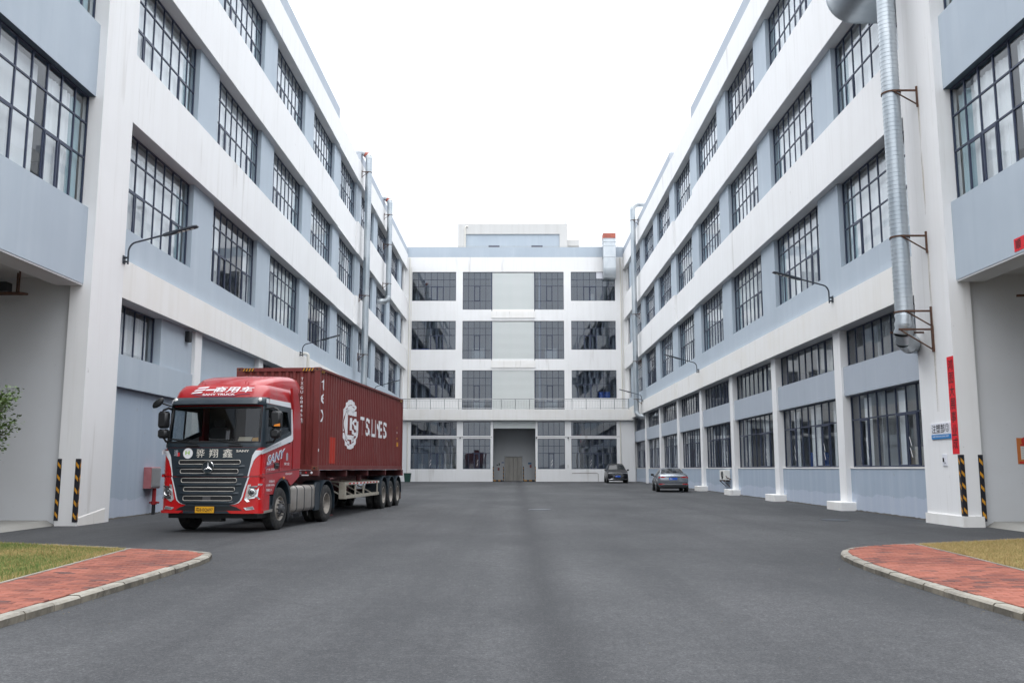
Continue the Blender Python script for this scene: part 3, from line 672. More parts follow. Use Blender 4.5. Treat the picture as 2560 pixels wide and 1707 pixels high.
        for bi, (a, b) in enumerate(gb):
            n = 9; w = (b-a-.02)/n
            lo = [(.0, .1+rng.random()*.12, .99, 'curtain'), (.30+rng.random()*.1, .42+rng.random()*.2, .95, 'curtain'), (.75+rng.random()*.1, .88, .95, 'curtain')]
            window(top, mp, a+.01, b-.01, 1.55, 4.09, .56, n, (.66, .34), ((2, 0), (3, 0), (7, 0)), single=bi < 2, stickers=(a+w*2.6, a+w*7.1), curtains=lo)
            window(top, mp, a+.01, b-.01, 5.15, 6.49, .54, 9, (1.0,), ((2, 0),), single=bi < 2, curtains=[(.02, .2+rng.random()*.3, .95, 'blind')] if bi else [])
            rough_reveal(top, mp, b-.01, .56, 1.55, 4.09, 1); rough_reveal(top, mp, b-.01, .54, 5.15, 6.49, 1)
    else:
        for k, y in enumerate(cl):
            part('column', 'white_paint', (y+.1, y+.80, .18, .62, 0, 6.497))
        part('blue_rail', 'blue_paint', (Y1, D, .24, .60, 3.93, 4.90))
        b = MB(); mp.box(b, Y1, D, .42, .72, 0, 3.93); build('lower_wall', b, 'blue_dado', top)
        gb = [(Y1, cl[0]+.1)]+[(cl[k]+.8, cl[k+1]+.1) for k in range(NP-1)]
        for bi, (a, b) in enumerate(gb):
            if bi == 0:
                window(top, mp, a+.01, 29.95, 4.90, 6.49, .54, 5, (1.0,), (), curtains=[(.02, .98, .90, 'curtain')]); part('upper_wall', 'blue_paint', (29.96, b, .30, .72, 4.90, 6.497))
            elif bi == 1: part('upper_wall', 'blue_paint', (a, b-.0, .38, .72, 4.90, 6.497))
            else: window(top, mp, a+.01, b-.01, 4.90, 6.49, .54, 9, (1.0,), (), single=False)
    # rooms behind the windows
    rm = MB()
    for (z0, z1) in ((0, 6.72), (7.23, 12.17), (12.83, 17.47), (18.23, 22.97)):
        mp.box(rm, 12.0, D, 7.9, 8.1, z0, z1)
        for y in (12.0, 30.0, 49.0, 66.0, 82.0, D-.1): mp.box(rm, y+.45, y+.55, .75, 8.0, z0, z1)
    build('room_walls', rm, 'interior', top)
    rc = MB()
    for z0, z1 in ((-.02, .02), (6.7, 7.25), (12.15, 12.85), (17.45, 18.25), (22.95, 23.6)): mp.box(rc, (26.6 if z0 < 1 else 12.0), D-.1, .64, 8.0, z0, z1)
    build('room_slabs', rc, 'room_ceiling', top)
    part('roof', 'concrete', (12, D, .5, 14, 23.7, 24.0))
    # near part over the loading bay
    ya = 12.0
    for (z0, z1) in ((6.5, 8.65), (11.87, 14.0), (17.2, 19.6), (22.7, 25.0)): part('near_band', 'blue_paint', (ya, Y0-.001, .22, .60, z0, z1)); (z0 > 7) and part('band_shade_sheet', 'blue_shaded', (ya, Y0-.002, .225, .60, z0-.006, z0-.001))  # thin sheet below each upper band has its shade painted in
    for (z0, z1) in ((8.65, 11.86), (14.0, 17.19), (19.6, 22.69)):
        window(top, mp, Y0-.002-6.6, Y0-.012, z0, z1, .40, 9, RW3, ((8-1, 0), (8-2, 0), (3, 0)), single=z0 < 15, curtains=[(.01, .55, .95, 'curtain'), (.60, .90, .93, 'curtain'), (.9, .995, .93, 'curtain_teal')] if sg > 0 else [(.005, .66, .96, 'curtain', .0), (.70, .90, .93, 'curtain'), (.9, .995, .93, 'curtain_teal')])
        rough_reveal(top, mp, Y0-.012, .40, z0, z1, -1)
        part('near_pier', 'white_paint', (ya, Y0-.002-6.6, .26, .62, z0, z1))
    part('bay_beam', 'soffit', (ya, Y0-.01, .235, .95, 6.45, 6.499), (ya, Y0-.01, .62, .95, 6.5, 7.2))
    part('bay_ceiling', 'soffit', (ya, Y0+.2, .95, 14, 7.2, 7.35)); part('bay_cross_beam', 'soffit', (19.4, 19.9, .95, 14, 6.75, 7.2))
    part('bay_end_wall', 'bay_wall', (Y0+.16, Y0+.4, .57, 14, 0, 7.2)); part('bay_side_wall', 'bay_wall', (ya, Y0+.2, 14, 14.3, 0, 7.3))
    part('bay_front_pillar', 'white_paint', (ya-2, ya, 0, .6, 0, 24.3))
    fl = MB(); fl.add([mp.pt(ya, .25, .004), mp.pt(ya, .85, .14), mp.pt(ya, 14, .14), mp.pt(Y0+.2, .62, .004), mp.pt(Y0+.2, .85, .14), mp.pt(Y0+.2, 14, .14)], [(0, 3, 4, 1), (1, 4, 5, 2)])
    build('bay_floor', fl, 'bay_concrete', top)
    return top
WL = wing(-1); WR = wing(1)

# ---- block across the end of the yard
def holes(mb, mp, u0, u1, z0, z1, d0, d1, hs):
    us = sorted({u0, u1}|{h[0] for h in hs}|{h[1] for h in hs}); zs = sorted({z0, z1}|{h[2] for h in hs}|{h[3] for h in hs})
    for j in range(len(zs)-1):
        run = None
        for i in range(len(us)-1):
            cx, cz = (us[i]+us[i+1])/2, (zs[j]+zs[j+1])/2
            inside = any(h[0] < cx < h[1] and h[2] < cz < h[3] for h in hs)
            if not inside: run = [us[i], us[i+1]] if run is None else [run[0], us[i+1]]
            if (inside or i == len(us)-2) and run:
                mp.box(mb, run[0], run[1], d0, d1, zs[j], zs[j+1]); run = None
BK = root('factory_block', (0, D, .2), 'white four storey factory block closing the far end of the yard', 'building')
bm_ = BackMap(D); OFF = .0
FL = [(22.47, 19.3, 18.35), (17.13, 14.03, 13.02), (11.83, 8.86, 7.5)]
XWL, XCL, XSH, XCR, XWR = (-11.1, -6.37), (-5.65, -2.55), (-2.5, 2.05), (2.1, 5.2), (5.97, 10.72)
hs = []
for (zt, zs_, zc) in FL: hs += [(XWL[0], XWL[1], zs_, zt), (XWR[0], XWR[1], zs_, zt), (XCL[0], XCR[1], zc, zt)]
mb = MB(); holes(mb, bm_, -R-.4, R+.4, 7.3, 24.1, 0, .45, hs); build('wall', mb, 'white_paint', BK)
mb = MB(); bm_.box(mb, -R-.35, R+.35, -.012, .40, 24.1, 25.18); build('parapet', mb, 'blue_paint', BK)
mb = MB(); bm_.box(mb, -R, R, .01, .38, 25.18, 25.22); build('parapet_cap', mb, 'concrete', BK)
for fi, (zt, zs_, zc) in enumerate(FL):
    window(BK, bm_, XWL[0], XWL[1], zs_, zt, .16, 7, (.5, .24, .26), ((3, 0), (4, 0)), dark=True)
    window(BK, bm_, XWR[0], XWR[1], zs_, zt, .16, 7, (.5, .24, .26), ((2, 0), (3, 0)), dark=True)
    hh = zt-zc
    window(BK, bm_, XCL[0], XCL[1], zc, zt, .16, 5, (.23, .40, .18, .19), ((2, 1),), dark=True)
    window(BK, bm_, XCR[0], XCR[1], zc, zt, .16, 5, (.23, .40, .18, .19), ((2, 1),), dark=True)
    sb = MB(); n = int((zt-zc+.18)/.12); z0 = zc-.18 if fi < 2 else zc
    prof = []
    for k in range(n):
        z = z0+k*.12; prof += [(.065, z), (.045, z+.025), (.04, z+.075), (.045, z+.10), (.065, z+.115)]
    sb.loft([[(XSH[0], D+a, z) for a, z in prof], [(XSH[1], D+a, z) for a, z in prof]], close=False)
    build('roller_shutter', sb, 'shutter', BK)
    fb = MB(); bm_.box(fb, XSH[0]-.05, XSH[0]+.02, .0, .2, z0, zt); bm_.box(fb, XSH[1]-.02, XSH[1]+.05, .0, .2, z0, zt); build('shutter_guide', fb, 'frame', BK)
    if fi < 2:
        fb = MB(); bm_.box(fb, XSH[0]-.08, XSH[1]+.08, -.09, .03, zc-.92, zc-.18); build('threshold', fb, 'cream_paint', BK)
mb = MB()
for z0, z1 in ((7.2, 12.47), (12.63, 17.72), (17.88, 23.02)):
    mb.box(-R, R, D+9, D+9.1, z0, z1)
    for x in (-R, -5.9, -2.6, 2.6, 5.6, R): mb.box(x-.1, x+.1, D+.45, D+9, z0, z1)
build('room_walls', mb, 'interior', BK)
mb = MB()
for z in (7.1, 12.45, 17.7, 23.0): mb.box(-R, R, D+.46, D+9, z, z+.2)
build('room_slabs', mb, 'room_ceiling', BK)
mb = MB(); mb.box(-R-.4, R+.4, D+.4, D+10, 23.6, 23.9); build('roof', mb, 'concrete', BK)
# roof house
pm = BackMap(D+3)
mb = MB(); holes(mb, pm, -6.4, 5.82, 23.9, 28.55, 0, .3, [(-5.5, 4.95, 24.5, 27.45)]); pm.box(mb, -6.4, -6.1, .3, 6, 23.9, 28.55); pm.box(mb, 5.5, 5.82, .3, 6, 23.9, 28.55); pm.box(mb, -6.4, 5.82, 0.01, 6, 28.55, 28.62)
build('roof_house', mb, 'weathered_white', BK)
mb = MB(); pm.box(mb, -5.5, 4.95, .14, .3, 24, 27.45); build('roof_house_panel', mb, 'blue_paint', BK)
for a, b in ((-2.98, -1.76), (1.81, 3.05)):
    mb = MB(); pm.box(mb, a, b, .08, .16, 25.5, 26.16); build('vent', mb, 'frame', BK)
mb = MB(); mb.box(5.85, 7.15, D+3.4, D+5, 26.2, 26.88); build('roof_canopy', mb, 'weathered_white', BK)
mb = MB(); mb.tube([(-5.3, D+2.95, 28.3), (-5.5, D+2.9, 28.3), (-5.6, D+2.9, 28.15), (-5.6, D+2.9, 24)], .06, 8); build('roof_drain', mb, 'pvc', BK, smooth=50)
# lightning rods and wire
mb = MB()
for k in range(10): mb.cyl((-6.3+k*1.33, D+3.1, 28.6), (-6.3+k*1.33, D+3.1, 28.85), .012, 5)
mb.tube([(-6.3, D+3.1, 28.85), (5.75, D+3.1, 28.85)], .012, 5)
for x in (-6.2, 5.6): mb.cyl((x, D+3.2, 28.6), (x, D+3.2, 29.4), .018, 5)
for k in range(17): mb.cyl((-11.3+k*1.4, D+.2, 25.2), (-11.3+k*1.4, D+.2, 25.4), .01, 5)
mb.tube([(-11.3, D+.2, 25.4), (11.1, D+.2, 25.4)], .01, 5)
build('lightning_wire', mb, 'steel', BK)
for x, z0 in ((-11.35, 7.6), (11.3, 7.6)):
    mb = MB(); mb.cyl((x, D-.08, z0), (x, D-.08, 24.0), .055, 8); mb.cyl((x+.2, D-.06, z0), (x+.2, D-.06, 23.0), .025, 6); build('drain_pipe', mb, 'pvc', BK, smooth=50)

# ---- ground floor loading front with balcony
EY = 90.0
LF = root('loading_front', (0, EY, zg(EY)), 'low white loading front with a railed balcony at the far end of the yard', 'building')
lm = BackMap(EY+.4); Z0 = zg(EY)
mb = MB(); lm.box(mb, -R-.3, R+.3, -.4, -.15, 6.28, 7.35); build('balcony_band', mb, 'cream_paint', LF)
mb = MB(); lm.box(mb, -R-.3, R+.3, -.15, D-EY-.4, 6.9, 7.30); build('balcony_slab', mb, 'concrete', LF)
mb = MB(); lm.box(mb, -R-.3, R+.3, -.15, 0.0, 6.24, 6.30); lm.box(mb, -R-.3, R+.3, 0, .3, 6.22, 6.9); build('balcony_soffit', mb, 'soffit', LF)
G = [(-10.42, -5.85), (-5.22, -2.48), (2.22, 4.93), (5.57, 10.09)]
hs = [(a, b, 4.74, 6.12) for a, b in G]+[(a, b, 1.46, 4.45) for a, b in G]+[(-2.22, 2.0, -1, 6.2)]
mb = MB(); holes(mb, lm, -R-.3, R+.3, -.2, 6.22, 0, .3, hs); build('wall', mb, 'white_paint', LF)
for gi, (a, b) in enumerate(G):
    n = 7 if b-a > 4 else 5
    window(LF, lm, a, b, 4.74, 6.12, .1, n, (1.0,), (), dark=True)
    w = (b-a)/n
    window(LF, lm, a, b, 1.46, 4.45, .1, n, (.52, .24, .24), (((3, 0), (4, 0)) if n == 7 else ((2, 0),)), dark=True, stickers=((a+w*2.9,) if n == 7 else (a+w*2.5,)))
# the deep doorway
mb = MB(); dm = BackMap(EY+.7)
dm.box(mb, -2.4, -2.22, 0, 3.0, -.1, 6.3); dm.box(mb, 2.0, 2.2, 0, 3.0, -.1, 6.3); 
hs = [(-1.10, .70, -1, 2.72)]
holes(mb, BackMap(EY+3.4), -2.22, 2.0, -.2, 6.3, 0, .2, hs); build('doorway_walls', mb, 'grey_paint', LF)
mb = MB(); dm.box(mb, -2.3, 2.1, 0, 3.0, 6.2, 6.4); build('doorway_ceiling', mb, 'soffit', LF)
sb = MB(); prof = []
for k in range(7): z = 5.46+k*.105; prof += [(.05, z), (.02, z+.03), (.02, z+.075), (.05, z+.1)]
sb.loft([[(-2.2, EY+.45+a, z) for a, z in prof], [(1.98, EY+.45+a, z) for a, z in prof]], close=False); build('roller_shutter', sb, 'shutter', LF)
for k in range(4):
    a = -1.08+k*.445; db = MB(); db.cbox(a, a+.435, EY+3.42+(.012 if k in (0, 3) else 0), EY+3.5, zg(93), 2.68, .01); build('lift_door', db, 'door_steel', LF)
db = MB(); db.box(-1.18, -1.1, EY+3.36, EY+3.45, Z0, 2.8); db.box(.70, .78, EY+3.36, EY+3.45, Z0, 2.8); db.box(-1.18, .78, EY+3.35, EY+3.45, 2.72, 2.82); build('door_frame', db, 'steel', LF)
mb = MB(); mb.box(-12, 12, EY+5.5, EY+5.6, 0, 6.95); 
for x in (-11.8, -5.6, -2.5, 2.3, 5.2, 11.8): mb.box(x-.08, x+.08, EY+.72, EY+5.5, 0, 6.8)
build('room_walls', mb, 'interior', LF)
for x in (-10.75, 10.45):
    mb = MB(); mb.cyl((x, EY+.34, Z0), (x, EY+.34, 6.2), .05, 8); build('drain_pipe', mb, 'pvc', LF, smooth=50)
mb = MB(); mb.tube([(-10.4, EY+.36, 4.60), (-5.5, EY+.36, 4.60), (-2.3, EY+.36, 4.62)], .012, 5); mb.tube([(2.1, EY+.36, 4.62), (5.2, EY+.36, 4.60), (10.4, EY+.36, 4.66)], .012, 5); build('wall_cable', mb, 'black_plastic', LF)
mb = MB(); mb.tube([(5.6, EY+.385, 1.05), (8.0, EY+.385, 1.08), (8.2, EY+.385, 1.0), (8.2, EY+.385, Z0)], .016, 5); build('wall_conduit', mb, 'rust', LF)
# balcony railing
rl = root('balcony_railing', (0, EY+.05, 7.35), 'stainless steel railing along the balcony of the loading front', 'railing')
nb = 16; xs_ = [-11.3+22.6*k/nb for k in range(nb+1)]
for x in xs_:
    b = MB(); b.cyl((x, EY+.05, 7.30), (x, EY+.05, 8.36), .035, 8); build('post', b, 'steel', rl)
b = MB(); b.tube([(-11.3, EY+.05, 8.38), (11.3, EY+.05, 8.38)], .04, 8); build('top_rail', b, 'steel', rl, smooth=50)
b = MB(); b.tube([(-11.3, EY+.05, 7.46), (11.3, EY+.05, 7.46)], .022, 6); b.tube([(-11.3, EY+.05, 8.22), (11.3, EY+.05, 8.22)], .018, 6); build('lower_rail', b, 'steel', rl)
b = MB(); k = -11.3
while k < 11.3:
    b.box(k-.009, k+.009, EY+.041, EY+.059, 7.46, 8.22); k += .157
tag(build('baluster', b, 'steel', rl), kind='stuff')
# ------------------------------------------------------------------ things on and around the walls
def arc(c, a, b, r, t0, t1, n=8):
    c, a, b = Vector(c), Vector(a), Vector(b)
    return [c+a*r*math.cos(t0+(t1-t0)*k/n)+b*r*math.sin(t0+(t1-t0)*k/n) for k in range(n+1)]
# yard lamps on bent arms
def yard_lamp(sg, y, lab):
    x = sg*R; t = root('yard_lamp', (x, y, 7.55), lab, 'street lamp', 'lamps on the factory walls'); i = -sg
    b = MB(); b.box(x, x+i*.02, y-.09, y+.09, 7.50, 7.74); b.cyl((x, y, 7.56), (x+i*.13, y, 7.56), .03, 8); b.cyl((x, y, 7.68), (x+i*.13, y, 7.68), .03, 8); build('wall_bracket', b, 'dark_metal', t)
    b = MB(); p = [Vector((x+i*.13, y, 7.48)), Vector((x+i*.13, y, 7.85))]+[Vector((x+i*(.13+.24*(1-math.cos(q))), y, 7.85+.30*math.sin(q))) for q in [k*math.pi/2/7*.86 for k in range(1, 8)]]
    e = p[-1]; dirv = Vector((i*.965, 0, .26)); p += [e+dirv*.5, e+dirv*.95]
    b.tube(p, .027, 10); build('arm', b, 'dark_metal', t, smooth=50)
    s0 = e+dirv*.85; n = Vector((-i*.26, 0, .965)); b = MB(); rings = []
    for f, w, h in ((0, .04, .04), (.08, .055, .05), (.30, .075, .05), (.42, .13, .032), (.95, .135, .030), (1.05, .10, .02)):
        c = s0+dirv*f; rings.append([c+Vector((0, w*a, 0))+n*h*bb for a, bb in ((-1, -.6), (-.7, -1), (.7, -1), (1, -.6), (.9, .8), (.4, 1), (-.4, 1), (-.9, .8))])
    b.loft(rings, True, True, True); build('lamp_head', b, 'dark_metal', t, smooth=40)
    for k in range(4):
        c = s0+dirv*(.48+k*.13)-n*.034; b = MB(); b.lathe([(0, .05), (.012, .045), (.02, .001)], c, -n, 14); build('lens', b, 'lamp_lens', t, smooth=50)
yard_lamp(-1, 26.1, 'dark yard lamp on the left corner pillar, nearest of the left lamps'); yard_lamp(-1, 48.2, 'dark yard lamp on the left wall above the container, beside the bent drain pipe')
yard_lamp(-1, 73.4, 'small dark yard lamp farthest along the left wall, behind the container')
yard_lamp(1, 32.5, 'dark yard lamp on the right wall in front of the nearest piers'); yard_lamp(1, 56.8, 'dark yard lamp halfway along the right wall, above the silver car')
yard_lamp(1, 82.0, 'dark yard lamp farthest along the right wall, beside the far round duct')

# round ducts
def duct_pipe(t, x, y, z0, z1, r, pitch=.13, nseg=24, name='pipe', mat='galvanised'):
    b = MB(); prof = []; z = z0
    while z < z1-.01:
        prof += [(z, r), (z+.003, r+.007), (z+.016, r+.007), (z+.019, r)]; z += pitch
    prof.append((z1, r)); b.lathe(prof, (x, y, 0), (0, 0, 1), 48); return build(name, b, mat, t, smooth=12)
def bracket(t, sg, x, y, z, r, far=False):
    b = MB(); i = -sg; xw = sg*(R-.0); 
    b.lathe([(0, r+.012), (.0, r+.03), (.045, r+.03), (.045, r+.012)], (x, y, z-.02), (0, 0, 1), 24)
    for dy in (-r-.02,):
        b.box(xw, x+i*(r*.3), y+dy-.022, y+dy+.022, z-.03, z+.02); b.box(xw, xw+i*.045, y+dy-.025, y+dy+.025, z-.50, z+.12)
        b.tube([(xw+i*.03, y+dy, z-.42), (x+i*(r*.1), y+dy, z-.03)], .022, 5)
    return build('bracket', b, 'rust', t, smooth=40)
# big one by the right corner pillar
dx, dy_, dr = R-.65, 25.1, .245
t = root('round_duct', (dx, dy_, 5.3), 'fat galvanised round duct running up beside the right corner pillar', 'duct', 'round ducts on the walls')
duct_pipe(t, dx, dy_, 5.75, 19.6, dr, .125, 32)
for z in (5.85, 8.0, 12.3, 16.6): bracket(t, 1, dx, dy_, z, dr)
b = MB(); rings = []; segs = [0, 22, 45, 68, 90]                        # lobster-back elbow into the clerestory window
pts = [Vector((dx, dy_, 5.75)), Vector((dx-.02, dy_, 5.5)), Vector((dx-.03, dy_+.06, 5.28)), Vector((dx+.05, dy_+.2, 5.1)), Vector((dx+.25, dy_+.4, 5.0)), Vector((dx+.6, dy_+.85, 5.05)), Vector((dx+1.25, dy_+1.7, 5.3))]
for k in range(len(pts)-1):
    a, c = pts[k], pts[k+1]; b.lathe([(-.03, dr+.012), (.0, dr+.02), ((c-a).length*.5, dr-.012), ((c-a).length, dr+.02), ((c-a).length+.03, dr+.012)], a, c-a, 28)
build('elbow', b, 'galvanised', t, smooth=35)
b = MB()
for y in (dy_-.28, dy_+.3): b.box(R-.95, R, y-.02, y+.02, 5.30, 5.35)
b.tube([(R-.9, dy_-.28, 5.3), (R-.02, dy_-.28, 4.75)], .022, 5); b.box(R-.05, R, dy_-.32, dy_-.24, 4.7, 5.42); build('bracket', b, 'rust', t)
# rust runs below its brackets
for z in (8.0, 12.3, 5.85):
    L = 3.2 if z > 6 else 2.3; b = MB()
    for q, w in ((-.02, .09),):
        y = dy_-dr-.02+q; b.box(R-.004, R-.001, y-w/2, y+w/2, max(.4, z-.5-L), z-.45)
    build('rust_run', b, 'rust_run', WR)
# slimmer ones far down the yard
def slim(sg, y, z0, z1, lab, low, rr=.24):
    x = sg*(R-.48); t = root('round_duct', (x, y, z0), lab, 'duct', 'round ducts on the walls')
    duct_pipe(t, x, y, z0, z1-.55, rr, .22, 18)
    for z in [q for q in (z0+1.1, z0+4.6, z0+9.0, z1-1.6) if q < z1-1]: bracket(t, sg, x, y, z, rr)
    b = MB(); c = Vector((x+sg*.55, y, z1-.55)); p = arc(c, Vector((-sg, 0, 0)), Vector((0, 0, 1)), .55, 0, math.pi/2, 5)+[Vector((x+sg*1.5, y, z1))]
    for a, e in zip(p, p[1:]): b.lathe([(-.02, rr+.005), (0, rr+.012), ((e-a).length, rr+.012)], a, e-a, 18)
    build('elbow', b, 'galvanised_light', t, smooth=40)
    b = MB(); a, e = p[2], p[4]; b.lathe([(-.02, rr+.018), ((e-a).length*.55, rr+.02)], a, e-a, 18)
    if sg < 0: build('rusty_collar', b, 'rust_cap', t, smooth=40)
    if low:
        b = MB(); q = arc(Vector((x+sg*.45, y, z0)), Vector((-sg, 0, 0)), Vector((0, 0, -1)), .45, 0, math.pi/2, 5)+[Vector((x+sg*.95, y, z0-.45))]
        for a, e in zip(q, q[1:]): b.lathe([(-.02, rr+.005), (0, rr+.014), ((e-a).length, rr+.014)], a, e-a, 18)
        build('elbow', b, 'galvanised_light', t, smooth=40)
slim(-1, 66.0, 5.2, 25.3, 'tall round duct with rusty elbow on the left wall, nearer of the left pair', False)
slim(-1, 77.6, 16.4, 25.3, 'shorter round duct hanging from the roof of the left wall, farther of the left pair', True, .235)
slim(1, 83.0, 6.7, 26.3, 'tall round duct at the far end of the right wall, beside the balcony', True, .235)
# rectangular ducts
t = root('square_duct', (10.1, D-.7, 21.6), 'square sheet metal duct with a rusty red top on the far block', 'duct')
b = MB(); z = 22.55; k = 0
for (z0, z1, o) in ((22.6, 23.85, 0), (23.87, 25.05, .012), (25.07, 25.5, 0), (25.52, 25.85, .01)):
    b.cbox(9.42-o, 10.72+o, D-1.15-o, D-.05, z0, z1, .015); 
    b.cbox(9.38, 10.76, D-1.19, D-.03, z1-.015, z1+.03, .008)
build('duct_section', b, 'galvanised_light', t)
b = MB(); b.cbox(9.40, 10.74, D-1.17, D-.05, 25.89, 26.45, .03); build('rusty_top', b, 'rust_cap', t)
b = MB(); prof = [(-1.15, 22.6), (-1.12, 22.2), (-1.0, 21.9), (-.8, 21.7), (-.5, 21.6), (.3, 21.6), (.3, 22.6)]
b.prism(prof, lambda p, u: (u, D+p[0], p[1]), 9.42, 10.72); build('duct_boot', b, 'galvanised_light', t, smooth=30)
b = MB(); b.box(8.72, 9.4, D+.1, D+.14, 21.75, 22.45); tag(build('vent_board', b, 'sign_white', BK))
t = root('square_duct', (R-.2, 27.3, 15.75), 'big galvanised duct elbow sticking out at the top right edge', 'duct')
b = MB(); n = 10; ro = .9
prof = [(R+.6, 15.95), (R-.45, 15.95)]+[(R-.45-ro*math.sin(a), 15.95+ro-ro*math.cos(a)) for a in [k*math.pi/2/n for k in range(1, n+1)]]+[(R-.45-ro, 18.6), (R-.25, 18.6), (R-.25, 17.15), (R+.6, 17.15)]
b.prism(prof, lambda p, u: (p[0], u, p[1]), 26.35, 27.9); build('duct_elbow', b, 'galvanised', t, smooth=25)
b = MB()
for y in (26.33, 27.9): b.prism([(p[0]+(p[0]-R)*.02, p[1]+(p[1]-16.4)*.02) for p in prof], lambda p, u: (p[0], u, p[1]), y, y+.03)
b.box(R-1.40, R-.24, 26.3, 27.95, 17.75, 17.79); build('flange', b, 'galvanised', t)

# signs by the right corner pillar
def wall_text(par, name, s, mat, x, ya, yb, z0, z1, **k):
    b = MB(); put_text(b, s, lambda u, v: (x, ya+(yb-ya)*u, z0+(z1-z0)*v), **k); return build(name, b, mat, par)
t = root('couplet_banner', (R-.01, 23.96, 1.88), 'long red paper banner with black brush characters on the right pillar', 'banner')
b = MB(); b.box(R-.006, R-.001, Y0R+.004, Y0R+.37, 1.88, 4.46); build('paper', b, 'banner_red', t)
for k, ch in enumerate('鸿图大展事业成'):
    zc = 4.24-k*.345; wall_text(t, 'character', ch, 'ink', R-.010, Y0R+.325, Y0R+.05, zc-.15, zc+.14, bold=.0, shear=.12)
t = root('department_sign', (R-.02, 24.72, 2.3), 'white and blue department name board on the right pillar', 'sign')
b = MB(); b.cbox(R-.03, R-.001, 24.17, 25.27, 2.42, 2.73, .004); build('board', b, 'sign_white', t)
b = MB(); b.cbox(R-.03, R-.001, 24.17, 25.27, 2.30, 2.419, .004); build('blue_strip', b, 'sign_blue', t)
wall_text(t, 'lettering', '注塑部', 'ink', R-.033, 25.22, 24.46, 2.46, 2.70, bold=.006)
wall_text(t, 'numeral', '②', 'ink', R-.033, 24.42, 24.22, 2.48, 2.70, bold=.006)
wall_text(t, 'small_lettering', 'INJECTION-MOLDING DEPT', 'sign_white', R-.033, 25.2, 24.24, 2.335, 2.39, bold=.02)
t = root('access_reader', (R-.02, 24.6, 1.57), 'small white switch panel below the department sign', 'switch')
b = MB(); b.cbox(R-.025, R-.001, 24.49, 24.73, 1.57, 1.89, .006); build('plate', b, 'sign_white', t)
b = MB(); b.cbox(R-.045, R-.024, 24.62, 24.68, 1.68, 1.79, .006); build('switch', b, 'ink', t); b = MB(); b.cbox(R-.03, R-.024, 24.53, 24.61, 1.63, 1.67, .002); build('label_strip', b, 'decal_grey', t)
t = root('wall_poster', (13.6, Y0R+.15, 1.6), 'orange bordered notice poster on the right loading bay wall', 'poster'); yb = Y0R+.155
b = MB(); b.box(13.18, 14.0, yb-.008, yb-.002, 1.62, 2.30); build('sheet', b, 'poster_orange', t)
b = MB(); b.box(13.27, 13.94, yb-.013, yb-.009, 1.74, 2.08); build('notice', b, 'poster_paper', t)
b = MB(); b.box(13.27, 13.94, yb-.013, yb-.009, 2.09, 2.14); b.box(13.22, 13.98, yb-.013, yb-.009, 1.63, 1.69); build('red_bars', b, 'poster_red', t)
b = MB(); b.lathe([(0, .10), (.004, .10), (.004, .07), (.007, .07), (.007, .001)], (13.40, yb-.009, 2.22), (0, -1, 0), 20); build('emblem', b, ['poster_red'], t)
for k in range(5):
    b = MB(); b.box(13.30, 13.92, yb-.0155, yb-.014, 1.79+k*.058, 1.792+k*.058+.006); build('ruled_line', b, 'decal_grey', t)
t = root('red_door_banner', (R+.21, 20.5, 6.55), 'short red paper banner on the blue beam at the right edge', 'banner')
b = MB(); b.box(R+.212, R+.219, 18.6, 20.9, 6.56, 6.87); build('paper', b, 'banner_red', t)
wall_text(t, 'character', '顺', 'ink', R+.208, 20.84, 20.60, 6.60, 6.83, bold=.01); wall_text(t, 'character', '风', 'ink', R+.208, 20.50, 20.26, 6.60, 6.83, bold=.01)
# striped corner guards
def guard(x, y, sg, zb, zt, lab, faces):
    """L-shaped rubber guard; faces: list of (axis, from, to) strips"""
    t = root('corner_guard', (x, y, zb), lab, 'corner guard', 'striped corner guards')
    body = MB(); st = MB(); th = .016
    for (ax, a, b_, out) in faces:
        if ax == 'x': body.cbox(a, b_, y-th, y, zb, zt, .004)
        else: body.cbox(x, x+out*th, a, b_, zb, zt, .004)
    build('rubber', body, 'hazard_black', t)
    n = max(3, int((zt-zb)/.30)); h = (zt-zb)/n
    for k in range(n):
        z = zb+h*(k+.18); st = MB()
        for (ax, a, b_, out) in faces:
            m = (b_-a)*.16; a2, b2 = a+m, b_-m; sl = h*.30; hh = h*.52
            if ax == 'x':
                f = lambda p, q: (p[0], q, p[1]); q0, q1 = y-th-.003, y-th+.002
                s1, s2 = (0, sl) if sg > 0 else (sl, 0)
                if sg > 0: s1, s2 = sl, 0
                st.prism([(a2, z+s1), (b2, z+s2), (b2, z+s2+hh*.55), (a2, z+s1+hh*.55)], f, q0, q1)
            else:
                q0, q1 = x+out*(th+.003), x+out*(th-.002); st.prism([(a2, z), (b2, z+sl), (b2, z+sl+hh*.55), (a2, z+hh*.55)], lambda p, q: (q, p[0], p[1]), q0, q1)
        build('stripe', st, 'hazard_yellow', t)
guard(R, Y0R, 1, .27, 1.86, 'black and yellow corner guard on the right pillar, under the red banner', [('x', R-.016, R+.10, 0), ('y', Y0R, Y0R+.10, -1)])
guard(R+.57, Y0R, 1, .15, 1.86, 'black and yellow corner guard on the bay side of the right pillar', [('x', R+.46, R+.586, 0)])
guard(-R, Y0L, -1, .10, 1.76, 'black and yellow corner guard on the left pillar edge nearer the lorry', [('x', -R-.10, -R+.016, 0), ('y', Y0L, Y0L+.07, 1)])
guard(-R-.57, Y0L, -1, .14, 1.76, 'black and yellow corner guard on the bay side of the left pillar', [('x', -R-.586, -R-.47, 0)])
for x, sgn, lab in ((-2.24, 1, 'left edge'), (2.02, -1, 'right edge')): guard(x, EY+.4, 1, Z0, 1.72, 'small striped guard on the %s of the far doorway' % lab, [('x', min(x, x+sgn*.09), max(x, x+sgn*.09), 0)])
